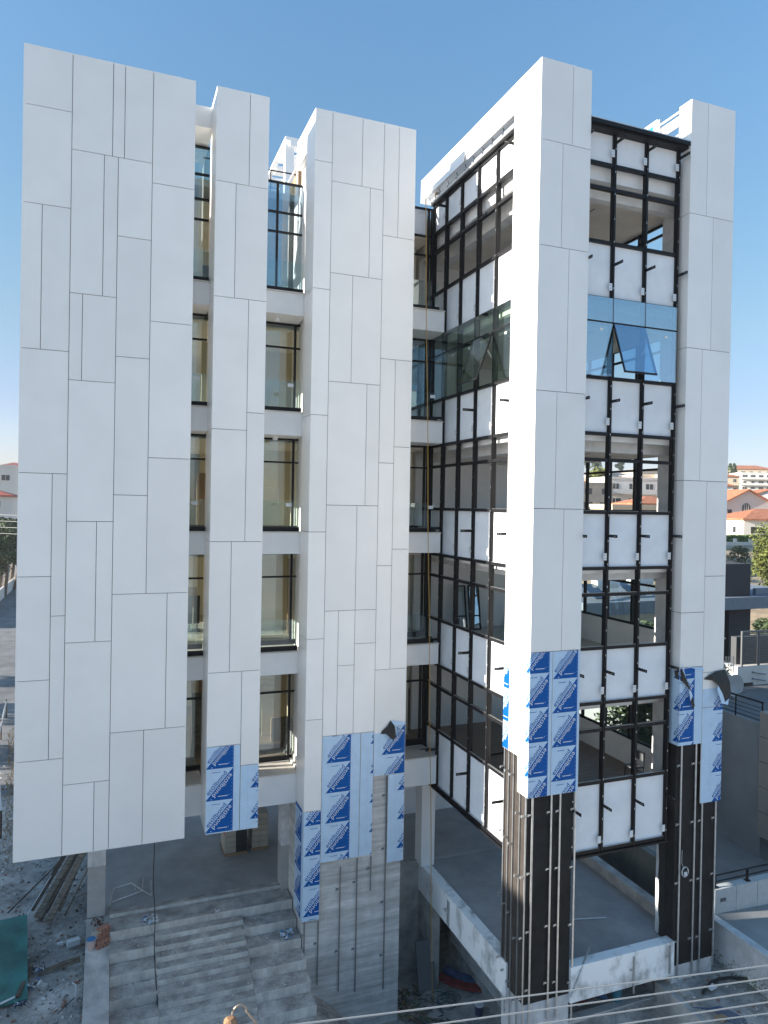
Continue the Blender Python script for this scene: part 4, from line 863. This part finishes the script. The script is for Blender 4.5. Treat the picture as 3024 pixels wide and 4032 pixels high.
# ------- overhead cables and the top of the utility pole
WZ = [(-10.35, .1195), (-10.645, .1165), (-10.92, .1155), (-11.2, .120), (-11.46, .144)]
for i, (z, s_) in enumerate(WZ):
    pts = []
    for k in range(61):
        x = 22-30*k/60; pts.append((x, 12, z+(14.2-x)*s_ + .0012*(x-11)**2*.2))
    m_ = MB(); m_.tube(pts, .0145, 6); tag(m_.build('overhead_cable', WIREM), ['topmost of the pale overhead cables crossing the lower right', 'second overhead cable from the top', 'third overhead cable from the top', 'fourth overhead cable from the top', 'lowest overhead cable at the right corner'][i], 'cable', 'overhead cables crossing the foot of the building')
up_ = thing('utility_pole', 'top of a rusty pole with a curved hook at the bottom edge', 'pole', (1.86, 11, -15.6))
m_ = MB(); m_.tube([(1.83, 11, -15.6), (1.83, 11, -8.0)], [.16, .085], 16); m_.build('pole_shaft', mat('old_pole', (.20, .14, .09), .9, var=.3, scale=6), up_)
m_ = MB(); m_.tube([(1.83, 11, -7.999), (1.83, 11, -7.94), (1.83, 11, -7.9)], [.10, .10, .05], 12); m_.build('pole_cap', mat('rusty_cap', (.30, .16, .08), .8, var=.4, scale=14), up_)
m_ = MB(); m_.tube([(1.86+.11+.11*math.cos(math.pi-a*math.pi/9), 11, -7.86+.12*math.sin(a*math.pi/9)) for a in range(10)]+[(2.24, 11, -8.1)], .018, 8); m_.build('hook', mat('worn_steel', (.35, .28, .22), .4, metal=.5), up_)

# ================================================================== NEIGHBOURS
nb = thing('neighbour_building', 'grey rendered neighbour building with a roof terrace at the right edge', 'building', (32, 28, -17))
m_ = MB(); m_.box(30, 40, 25.95, 60, -17.5, -10.36); m_.build('wall', RENDG, nb)
m_ = MB(); 
for k in range(5): m_.box(29.75, 33, 20.8, 25.9, -15.75+k*1.22, -15.75+(k+1)*1.22-.03)
m_.build('clad_bay', BEIGE, nb)
m_ = MB(); m_.box(30.3, 40, 26.0, 60, -10.355, -10.33); m_.build('terrace_floor', mat('terrace_tiles', (.15, .15, .15), .7, var=.15), nb)
rr = MB()
for z in (-9.35, -9.6, -9.8, -10.0, -10.2): rr.box(30.02, 30.05, 25.95, 45, z-.012, z+.012)
rr.box(30.0, 30.06, 25.95, 45, -9.32, -9.27)
for yv in (26.0, 27.6, 29.4, 31.2, 33, 36, 40): rr.box(30.0, 30.05, yv-.025, yv+.025, -10.36, -9.3)
rr.build('terrace_railing', BLK, nb)
hp = MB(); hp.box(34.9, 40, 32, 33.2, -10.4, -9.15); hp.box(34.9, 40, 32, 33.2, -11.6, -10.401); wall_ = hp.build('plant_room', OFFW, nb, 'white plant room wall with steel rungs')
lv = MB(); lv.box(35.3, 40, 32.5, 32.9, -9.149, -7.5, 1); lv.box(35.15, 35.25, 31.95, 32.05, -9.15, -7.15, 0); lv.box(36.45, 36.6, 31.95, 32.05, -9.15, -7.15, 0); lv.box(38.3, 38.45, 31.95, 32.05, -9.15, -7.15, 0); lv.box(35.15, 40, 31.94, 32.06, -7.149, -7.05, 0)
z = -9.05
while z < -7.25: lv.box(35.26, 36.44, 31.98, 32.04, z, z+.05, 0); lv.box(36.61, 38.29, 31.98, 32.04, z, z+.05, 0); z += .1
lv.build('louvre_screen', [LOUV, GAPM], nb)
for k in range(4): m_ = MB(); m_.bar((36.05, 31.9, -9.55-.38*k), (37.05, 31.9, -9.72-.38*k), .06, .06); m_.box(36.05, 36.1, 31.9, 32, -9.58-.38*k, -9.5-.38*k); m_.build('rung', SLABG, wall_)
m_ = MB(); m_.box(35.4, 36.1, 31.96, 31.999, -10.8, -10.15); m_.build('vent_grille', TIMB2, wall_)
ds = thing('satellite_dish', 'round grey satellite dish on the terrace behind the torn film', 'satellite dish', (32.35, 30, -10.33))
m_ = MB(); n_ = 24; rg = []
for k, (r_, dd) in enumerate(((0, .12), (.25, .09), (.45, .035), (.62, 0))):
    rg.append([(32.35+r_*math.cos(2*math.pi*j/n_)*.98, 29.8-dd*-1, -9.55+r_*math.sin(2*math.pi*j/n_)) for j in range(n_)])
for a, b in zip(rg, rg[1:]):
    for j in range(n_): m_.poly([a[j], a[(j+1) % n_], b[(j+1) % n_], b[j]])
o = m_.build('dish', mat('dish_grey', (.42, .43, .43), .5), ds); o.modifiers.new('t', 'SOLIDIFY').thickness = .01
m_ = MB(); m_.tube([(32.35, 30.0, -10.33), (32.35, 30.0, -9.6)], .04, 8); m_.tube([(32.35, 29.9, -10.1), (32.5, 29.2, -9.75)], .015, 6); m_.build('mount', LOUV, ds)
an = thing('tv_antenna', 'grid television antenna above the satellite dish', 'antenna', (33.2, 30.8, -10.33))
m_ = MB()
for k in range(9): m_.bar((32.6, 30.8, -8.2-.1*k), (33.4, 30.8, -8.25-.1*k), .015, .015)
for k in range(4): m_.bar((32.7+.2*k, 30.8, -8.15), (32.7+.2*k, 30.8, -9.1), .015, .015)
m_.build('grid', GALV, an); m_ = MB(); m_.tube([(33.3, 30.85, -10.33), (33.3, 30.85, -8.2)], .02, 6); m_.build('mast', GALV, an)
mh = thing('modern_house', 'charcoal and blue grey modern house with a flat projecting roof', 'house', (43, 44, -15))
m_ = MB(); m_.box(42.0, 44.7, 40, 44, -6.19, -3.8); m_.build('roof_cube', DARKP, mh)
m_ = MB(); m_.box(29.5, 52, 39.4, 48, -7.08, -6.2); m_.build('roof_slab', SLABG, mh)
m_ = MB(); m_.box(42.9, 45.0, 40.2, 47, -15, -7.081); m_.box(41.5, 42.899, 40.8, 47, -15, -7.081); m_.build('wall', DARKP, mh)
m_ = MB(); m_.box(30, 38.5, 42, 47, -9.2, -7.081, 0); m_.box(30, 38.5, 42, 47, -15, -9.201, 1); m_.build('wall', [OFFW, DARKP], mh)
m_ = MB(); m_.box(45.5, 51.5, 40.2, 40.5, -6.19, -5.7); m_.build('parapet', SLABG, mh)
m_ = MB(); m_.box(42.2, 42.3, 39.9, 40.6, -9.3, -9.2); m_.build('ledge', OFFW, mh)
def heater(x, yv, z, lb):
    t = thing('solar_heater', lb, 'water heater', (x, yv, z), 'solar water heaters')
    m_ = MB(); m_.tube([(x-.2, yv+.9, z+1.0), (x+1.7, yv+.9, z+1.0)], .38, 18); m_.build('tank', PLASW, t)
    m_ = MB(); m_.prism([(yv-1.0, z+.15), (yv+.8, z+.9), (yv+.8, z+1.0), (yv-1.0, z+.25)], 'x', x-1.5, x-.35, 0); m_.build('solar_collector', SOLAR, t)
    m_ = MB(); [m_.bar((xx, yv+.9, z), (xx, yv+.9, z+.7), .05, .05) for xx in (x, x+1.5)]; m_.build('stand', GALV, t)
heater(32.3, 41, -6.2, 'solar water heater on the flat roof seen through the second office floor')
heater(36.2, 42, -6.2, 'second solar water heater further right on the same flat roof')

def trees(name, lb, x, yv, zb, h, rw, leaf, n, ls, group=None, trunk=True, shape='round', seed=0):
    t = thing(name, lb, 'tree', (x, yv, zb), group); r_ = random.Random(seed or int(x*7+yv))
    c = MB(); cl = []
    for k in range(14 if shape == 'round' else 9):
        a = r_.uniform(0, 6.28); zz = r_.uniform(.35, .92); rr_ = rw*(.62*math.sqrt(max(0.05, 1-((zz-.6)/.42)**2)))
        cl.append((rr_*math.cos(a)*r_.uniform(.3, 1), rr_*math.sin(a)*r_.uniform(.3, 1), zz*h, rw*r_.uniform(.28, .5)))
    for k in range(n):
        if shape == 'round':
            cxx, cyy, czz, cr_ = cl[r_.randrange(len(cl))]; d = Vector((r_.gauss(0, 1), r_.gauss(0, 1), r_.gauss(0, 1))).normalized()*cr_*r_.uniform(.55, 1.05)
            p_ = Vector((x+cxx+d.x, yv+cyy+d.y, zb+czz+d.z*.8))
        elif shape == 'column':
            zz = r_.uniform(.04, 1); rr_ = rw*(math.sin(math.pi*min(1, zz*.9+.1))**.6+.05)*r_.uniform(.6, 1); a = r_.uniform(0, 6.28); p_ = Vector((x+rr_*math.cos(a), yv+rr_*math.sin(a), zb+h*zz))
        q = Vector((r_.gauss(0, 1), r_.gauss(0, 1), r_.gauss(0, 1))).normalized(); s1 = q.cross(Vector((.3, .5, .8))).normalized()*ls*r_.uniform(.5, 1.1); s2 = q.cross(s1).normalized()*ls*r_.uniform(.4, .9)
        c.poly([p_-s1, p_-s2*.6, p_+s1, p_+s2*.7])
    c.build('crown', leaf, t)
    m_ = MB(); m_.tube([(x, yv, zb), (x+.03*h, yv, zb+h*.3), (x, yv, zb+h*.55)], [h*.03, h*.022, h*.012], 7)
    if shape == 'round':
        for cc in cl[:6]: m_.tube([(x+.02*h, yv, zb+h*.32), (x+cc[0]*.8, yv+cc[1]*.8, zb+cc[2])], [h*.014, h*.004], 5)
    m_.build('trunk', BARK, t); return t
def palm(x, yv, zb, h, r_, lb):
    t = thing('palm_tree', lb, 'palm', (x, yv, zb)); q = random.Random(int(x*10)); c = MB()
    for k in range(34):
        a = q.uniform(0, 6.28); el = q.uniform(-.3, 1.2); L = r_*q.uniform(.7, 1.1); pr = None; wv = .1
        for j in range(8):
            s_ = j/7; px = Vector((x+math.cos(a)*L*s_*math.cos(el), yv+math.sin(a)*L*s_*math.cos(el), zb+h+L*s_*math.sin(el)-L*.7*s_*s_)); sd_ = Vector((-math.sin(a), math.cos(a), 0))
            if pr is not None:
                for sg in (-1, 1): c.poly([pr, px, px+sd_*sg*L*.16*(1.1-s_)+Vector((0, 0, -.05*L))])
            pr = px
    c.build('crown', mat('palm_leaf', (.07, .13, .03), .6), t); m_ = MB(); m_.tube([(x, yv, zb), (x, yv, zb+h)], [.2, .14], 8); m_.build('trunk', BARK, t)
palm(32.6, 36.5, -13, 5.2, 1.5, 'small palm seen through the second office floor windows')
palm(33.0, 33.6, -13.5, 4.2, 1.7, 'bushy palm behind the satellite dish')
palm(37.5, 39.0, -14, 5.0, 1.6, 'palm in the dark gap beside the charcoal wall')
trees('broadleaf_tree', 'large sunlit olive green tree behind the charcoal house', 70.5, 58, -13.5, 12.2, 5.6, LEAF1, 17000, .21)
trees('broadleaf_tree', 'darker tree below the big sunlit one beside the charcoal house', 66, 55, -15.5, 8.0, 3.8, LEAF2, 3500, .28)
trees('broadleaf_tree', 'dark tree mass filling the view behind the lowest office floor', 32, 36.0, -16.0, 8.2, 4.2, LEAF2, 9000, .24)
trees('broadleaf_tree', 'dense tree behind the lowest office floor, further right', 27.5, 32.0, -16.5, 8.4, 3.2, LEAF2, 8000, .2)
for i, (x, yv, zb, h, r_, lf, lb) in enumerate(((86, 84, -8, 4.0, 2.2, LEAF3, 'grey green shrub on the earth slope below the fence'), (82.5, 80, -9, 3.0, 2.0, LEAF2, 'dark shrub at the left of the earth slope'), (89, 82, -8.5, 3.5, 2.2, LEAF3, 'shrub on the earth slope next to the big tree'), (80, 74, -11, 3.2, 2.6, LEAF3, 'low bush at the foot of the earth slope'))):
    trees('shrub', lb, x, yv, zb, h, r_, lf, 900, .22, 'shrubs on the earth slope')
trees('cypress', 'left one of two thin cypresses on the skyline', 308, 290, 14, 12, 1.3, LEAF2, 260, .9, 'skyline cypresses', shape='column')
trees('cypress', 'right one of two thin cypresses on the skyline', 312, 291, 14, 12.3, 1.2, LEAF2, 260, .9, 'skyline cypresses', shape='column')
trees('cypress', 'small cypress beside the round balcony of the gabled house', 116.8, 108, -5.5, 4.2, .75, LEAF3, 420, .2, shape='column')
hz = MB()
for k in range(1500): x = 99+9.5*rnd.random(); hz.obox((x, 95+rnd.random(), -5.2+1.1*rnd.random()), (.22, .2, .16), 0, Matrix.Rotation(rnd.random()*3, 3, 'Z') @ Matrix.Rotation(rnd.random(), 3, 'X'))
tag(hz.build('hedge', mat('hedge_green', (.07, .12, .025), .8, var=.4, scale=2)), 'clipped green hedge above the white fence wall', 'hedge')
m_ = MB(); m_.box(95, 110, 92, 92.3, -6.0, -5.0); [m_.box(95.6+3.5*k, 96.0+3.5*k, 91.9, 92.4, -6, -4.4) for k in range(4)]; tag(m_.build('garden_wall', OFFW), 'low white garden wall with posts below the hedge', 'wall')
# earth slope
m_ = MB(); m_.prism([(72, -17), (135, -17), (135, -5.6), (92, -5.6), (88, -5.9), (72, -11)], 'x', 76, 150); struct(m_.build('hill', DRYG))

# ---- houses
def house(name, lb, x, yv, z0, w_, d_, h_, wallm, roof=None, rh=1.5, rows=2, cols=3, yaw=-18, cat='house', group=None, balc=False, winh=1.2, eave=.5, roofm=TILE, arch=False):
    t = thing(name, lb, cat, (x, yv, z0), group); t.rotation_euler = (0, 0, R(yaw))
    def b(mb, nm, mt, par=t, l_=None):
        me = bpy.data.meshes.new(nm); me.from_pydata(mb.v, [], mb.f)
        for m__ in (mt if isinstance(mt, list) else [mt]): me.materials.append(m__)
        if isinstance(mt, list): me.polygons.foreach_set('material_index', mb.m)
        o = bpy.data.objects.new(nm, me); COL.objects.link(o); o.parent = par
        return o
    m_ = MB(); m_.box(0, w_, 0, d_, -3, h_)
    if roof == 'gable': m_.prism([(0, h_+.001), (w_, h_+.001), (w_/2, h_+rh)], 'y', .02, d_-.02)
    wl = b(m_, 'wall', wallm)
    if roof == 'gable':
        m_ = MB(); e = eave; s_ = rh/(w_/2)
        m_.prism([(-e, h_-e*s_), (w_/2, h_+rh), (w_+e, h_-e*s_), (w_+e, h_-e*s_+.25), (w_/2, h_+rh+.28), (-e, h_-e*s_+.25)], 'y', -e, d_+e); b(m_, 'roof', roofm)
    elif roof == 'hip':
        m_ = MB(); e = eave; A = [(-e, -e, h_), (w_+e, -e, h_), (w_+e, d_+e, h_), (-e, d_+e, h_)]; q = min(w_, d_)/2
        B = [(q, d_/2, h_+rh), (w_-q if w_ > d_ else q+.1, d_/2, h_+rh)]
        m_.poly([A[0], A[1], B[1], B[0]]); m_.poly([A[1], A[2], B[1]]); m_.poly([A[2], A[3], B[0], B[1]]); m_.poly([A[3], A[0], B[0]]); m_.box(-e, w_+e, -e, d_+e, h_-.28, h_-.003); b(m_, 'roof', roofm)
    else:
        m_ = MB(); m_.box(-.12, w_+.12, -.12, .1, h_+.001, h_+.45); m_.box(-.12, w_+.12, d_-.1, d_+.12, h_+.001, h_+.45); m_.box(-.12, .1, .101, d_-.101, h_+.001, h_+.45); m_.box(w_-.1, w_+.12, .101, d_-.101, h_+.001, h_+.45); b(m_, 'parapet', wallm)
    r_ = random.Random(int(x+yv)); fh = h_/rows
    for i in range(rows):
        for j in range(cols):
            ww = w_/cols*(.32+.3*r_.random()); c_ = w_*(j+.5)/cols; zc = fh*(i+.5)
            m_ = MB(); m_.box(c_-ww/2, c_+ww/2, -.03, .001, zc-winh/2, zc+winh/2, 0); m_.box(c_-ww/2-.08, c_+ww/2+.08, -.06, -.031, zc-winh/2-.1, zc-winh/2-.001, 1); m_.box(c_-.03, c_+.03, -.05, -.031, zc-winh/2, zc+winh/2, 1)
            b(m_, 'window', [WIND, wallm])
        if balc:
            m_ = MB(); m_.box(-.1, w_*.97, -1.5, -.061, fh*i-.1, fh*i+.12); m_.box(-.1, w_*.97, -1.5, -1.38, fh*i+.121, fh*i+.95); m_.box(-.1, .02, -1.379, -.061, fh*i+.121, fh*i+.95); b(m_, 'balcony', wallm)
    # left side windows
    for i in range(rows):
        for j in range(2):
            c_ = d_*(j+.5)/2; zc = fh*(i+.5); m_ = MB(); m_.box(-.03, .001, c_-.5, c_+.5, zc-winh/2, zc+winh/2); b(m_, 'window', WIND)
    if arch:
        m_ = MB(); pr = [(w_*.47+.9*math.cos(a*math.pi/10), h_*.98+.9*math.sin(a*math.pi/10)) for a in range(11)]; pr = [(w_*.47-.9, h_*.98-1.5)]+pr[::-1]+[(w_*.47+.9, h_*.98-1.5)]
        m_.prism(pr, 'y', -.08, -.062, 0)
        for q in (-.45, 0, .45): m_.box(w_*.47+q-.04, w_*.47+q+.04, -.1, -.081, h_*.98-1.5, h_*.98+.75, 1)
        b(m_, 'arched_window', [WIND, OFFW]); m_ = MB(); m_.box(w_*.47-1.4, w_*.47+1.7, -1.2, -.101, h_*.98-2.6, h_*.98-1.5); b(m_, 'balcony', wallm)
    return t
house('gabled_house', 'cream gabled house with an arched window at the right edge', 115.6, 112, -6.0, 13.6, 12, 7.2, mat('cream_render', (.70, .63, .56), .85), 'gable', 3.4, 3, 3, yaw=-14, arch=True)
house('hip_roof_house', 'cream house with a flat terracotta hip roof in front of the gabled one', 109.8, 100, -5.3, 16, 12, 4.2, mat('bright_cream', (.82, .76, .66), .85), 'hip', 1.9, 1, 3, yaw=-16)
house('apartment_block', 'white five storey block with balconies on the hillside', 283, 260, 7.5, 15, 14, 11.5, OFFW, None, 0, 4, 4, yaw=-25, balc=True, cat='apartments')
house('apartment_block', 'pale yellow apartments with a red roof on the skyline', 319, 300, 16, 22, 12, 8.2, PALEY, 'hip', 2.2, 2, 5, yaw=-25, cat='apartments')
house('apartment_block', 'ochre block with an orange roof left of the white block', 205, 201, 6.5, 9.5, 9, 6.8, PALEY, 'hip', 1.3, 2, 3, yaw=-25, balc=True, cat='apartments')
house('apartment_block', 'white block partly cut off by the right edge of the view', 304, 262, 7, 16, 12, 11, OFFW, None, 0, 4, 4, yaw=-25, balc=True, cat='apartments')
house('red_roof_house', 'white house with an orange roof and dark panels behind the gabled house', 155, 141, -.5, 12, 10, 4.4, OFFW, 'gable', 2.2, 1, 3, yaw=-30, roofm=TILE)
house('red_roof_house', 'low house with a dark solar covered roof right of the gabled house', 138, 122, -4.5, 12, 10, 5.4, OFFW, 'gable', 2.0, 1, 3, yaw=-30, roofm=SOLAR)
house('red_roof_house', 'red roofed house peeping above the gabled house roof', 140, 160, -3, 16, 12, 8.6, OFFW, 'hip', 2.2, 2, 3, yaw=-20, roofm=TILER)
# seen through the third office floor
house('apartment_block', 'tan stone apartment block framed in the left office windows', 85.5, 122, -6, 11, 10, 11.2, TANR, None, 0, 4, 3, yaw=-8, cat='apartments')
house('apartment_block', 'white balconied apartment block framed in the middle office windows', 102.5, 130, -6, 12, 10, 13.0, OFFW, None, 0, 4, 3, yaw=-12, balc=True, cat='apartments')
house('apartment_block', 'white block with a small balcony behind the orange roof', 127, 150, -4, 9, 10, 12.0, OFFW, None, 0, 4, 2, yaw=-12, cat='apartments')
house('hip_roof_house', 'house with a bright orange roof low in the right office window', 76.8, 90, -6, 8, 7, 7.2, OFFW, 'hip', 1.2, 2, 3, yaw=-10)
house('hip_roof_house', 'small cream flat roofed house low in the office windows', 64, 80, -6, 9, 6, 6.4, PALEY, None, .8, 2, 3, yaw=-8)
sc_ = house('apartment_block', 'unfinished block wrapped in yellow scaffolding', 188, 222, 0, 15, 12, 15.5, mat('raw_concrete_far', (.36, .32, .27), .9), None, 0, 4, 4, yaw=-15, cat='apartments', balc=True)
trees('pine_tree', 'rounded olive pine seen through the left office window', 152, 198, 3, 10.5, 6.5, LEAF1, 1400, .8)
for i, (x, yv, h) in enumerate(((298, 398, 16), (306, 400, 14), (322, 396, 15))):
    trees('pine_tree', ['dark pine at the left on the hilltop behind the office windows', 'dark pine in the middle of the hilltop group', 'dark pine at the right of the hilltop group'][i], x, yv, 24, 11, 4.5, LEAF2, 420, 1.0, 'hilltop pines')
# hillside houses filling the slopes
hl = random.Random(21); n_ = 0
for row, (dist, base) in enumerate(((185, 1), (215, 4), (250, 8), (290, 13), (335, 18), (385, 24))):
    nn_ = 0
    for a in range(0, 9):
        th = 33.0+a*1.35+hl.uniform(-.4, .4)+row*.3
        x = dist*math.sin(R(th)); yv = dist*math.cos(R(th))
        if th > 44.6: continue
        zz = far(x, yv)
        nm = ['stucco house', 'villa', 'terraced house'][n_ % 3]
        lbw = ['white', 'cream', 'pale yellow', 'off white'][n_ % 4]
        house('hillside_house', '%s hillside house, %s from the left in the %s row up the far slope' % (lbw, ['first', 'second', 'third', 'fourth', 'fifth', 'sixth', 'seventh', 'eighth', 'ninth'][a], ['nearest', 'second', 'third', 'fourth', 'fifth', 'farthest'][row]), x, yv, zz, hl.uniform(9, 15), 9, hl.uniform(5, 9.5), [OFFW, mat('cream_render', (.5, .44, .38)), PALEY, OFFW][n_ % 4], 'hip' if hl.random() < .35 else None, hl.uniform(1.2, 2), 2, 3, yaw=-30+hl.uniform(-12, 12), group='houses on the far hillside', roofm=[TILE, TILER][n_ % 2]); n_ += 1
tr2 = random.Random(5)
for k in range(46):
    th = tr2.uniform(33, 44.5); dist = tr2.uniform(150, 380); x = dist*math.sin(R(th)); yv = dist*math.cos(R(th))
    t = trees('hillside_tree', 'dark green tree between the houses on the far hillside', x, yv, far(x, yv)-.5, tr2.uniform(5, 8), tr2.uniform(2.2, 4), [LEAF2, LEAF3][k % 2], 150, .9, 'trees on the far hillside', seed=100+k)
# left strip
house('modern_villa', 'white modern villa with a glass balcony at the far left edge', -34, 178, -7, 14, 12, 14.2, OFFW, None, 0, 3, 4, yaw=0, cat='house')
house('red_roof_house', 'red tiled house at the far left edge beyond the street trees', -29, 152, -9, 11.5, 9, 9.8, OFFW, 'hip', 1.5, 3, 2, yaw=0, roofm=TILER)
for i, (x, yv, h) in enumerate(((-15.4, 126, 12.8), (-16.8, 131, 13.4), (-14.9, 136, 12.9), (-18.4, 138, 13), (-16.4, 143, 13.2))):
    h = h*1.0
    trees('street_tree', ['nearest dark street tree at the left edge', 'second dark street tree at the left edge', 'third dark street tree, right of the others', 'fourth dark street tree, leftmost of the row', 'furthest dark street tree by the road end'][i], x, yv, -15.3, h, 3.4, LEAF2, 3200, .34, 'dark street trees')
hl2 = random.Random(3)
for k in range(12):
    dist = 230+k*16; x = -dist*.115-3+hl2.uniform(-10, 8); zz = far(x, dist)
    house('hillside_house', 'small pale house on the left skyline, %s counting from the nearest' % ['first', 'second', 'third', 'fourth', 'fifth', 'sixth', 'seventh', 'eighth', 'ninth', 'tenth', 'eleventh', 'twelfth'][k], x-6, dist, zz, hl2.uniform(9, 13), 9, hl2.uniform(5, 8), [OFFW, PALEY, OFFW][k % 3], 'hip' if k % 2 else None, 1.6, 2, 3, yaw=5, group='houses on the left skyline', roofm=[TILE, TILER][k % 2])
m_ = MB(); m_.box(-15.6, -15.3, 96, 150, -15.4, -13.6); tag(m_.build('garden_wall', OFFW), 'white garden wall on the far side of the street at left', 'wall')
fn = thing('site_fence', 'makeshift steel post and rail fence beside the road at left', 'fence', (-6, 50, -15.3))
m_ = MB(); 
m_.tube([(-4.4, 36, -14.1), (-5.9, 46, -14.1), (-6.6, 56, -14.1)], .05, 6); m_.build('rail', GALV, fn)
for x, yv in ((-4.4, 36), (-5.2, 41), (-5.95, 46), (-6.3, 51), (-6.6, 56)): m_ = MB(); m_.tube([(x, yv, -15.3), (x, yv, -14.0)], .05, 6); m_.build('post', TIMB2, fn)
m_ = MB()
for k in range(900):
    yv = 33+20*rnd.random(); x = -3.6-(yv-30)*.11+1.2*rnd.random(); z = -15.25; h = .1+.28*rnd.random(); a = rnd.random()*6.3
    m_.poly([(x, yv, z), (x+.03, yv, z), (x+.1*math.cos(a), yv+.1*math.sin(a), z+h)])
stuff(m_.build('dry_grass', mat('straw_grass', (.30, .20, .08), .9)), 'dry straw coloured grass along the site edge at left', 'grass')
for k in range(4):
    m_ = MB(); z = -1.9-.75*k; m_.tube([(-40, 112, z+.5), (-10, 96, z)], .035, 5); tag(m_.build('street_wire', WIREM), ['top wire across the street at the far left', 'second wire across the street at the far left', 'third wire across the street at the far left', 'bottom wire across the street at the far left'][k], 'wire', 'wires across the left street')

# neighbours out of view on the sunny side: they throw the shade that lies over the site
house('apartment_block', 'long cream apartment block across the road, outside the view at left', -46, 23.5, -15.4, 12, 24, 15.9, OFFW, None, 0, 4, 4, yaw=0, cat='apartments')
for i, yv in enumerate((50, 60, 71)):
    trees('street_tree', 'tall roadside tree outside the view at left, %s the apartment block' % ['nearest to', 'second from', 'farthest from'][i], -22-2*i, yv, -15.4, 9, 3.4, LEAF2, 1200, .4, 'roadside trees out of view')

# ================================================================== thin air over the town
hb = MB(); hb.box(-700, 950, -260, 850, -21.5, 75)
air = bpy.data.materials.new('air'); air.use_nodes = True; n = air.node_tree; n.nodes.clear()
pv = n.nodes.new('ShaderNodeVolumePrincipled'); pv.inputs['Color'].default_value = (.88, .93, 1, 1); pv.inputs['Density'].default_value = .00022; pv.inputs['Anisotropy'].default_value = .2
oo = n.nodes.new('ShaderNodeOutputMaterial'); n.links.new(pv.outputs[0], oo.inputs['Volume'])
stuff(hb.build('haze', air), 'thin pale haze over the far hillside', 'haze')
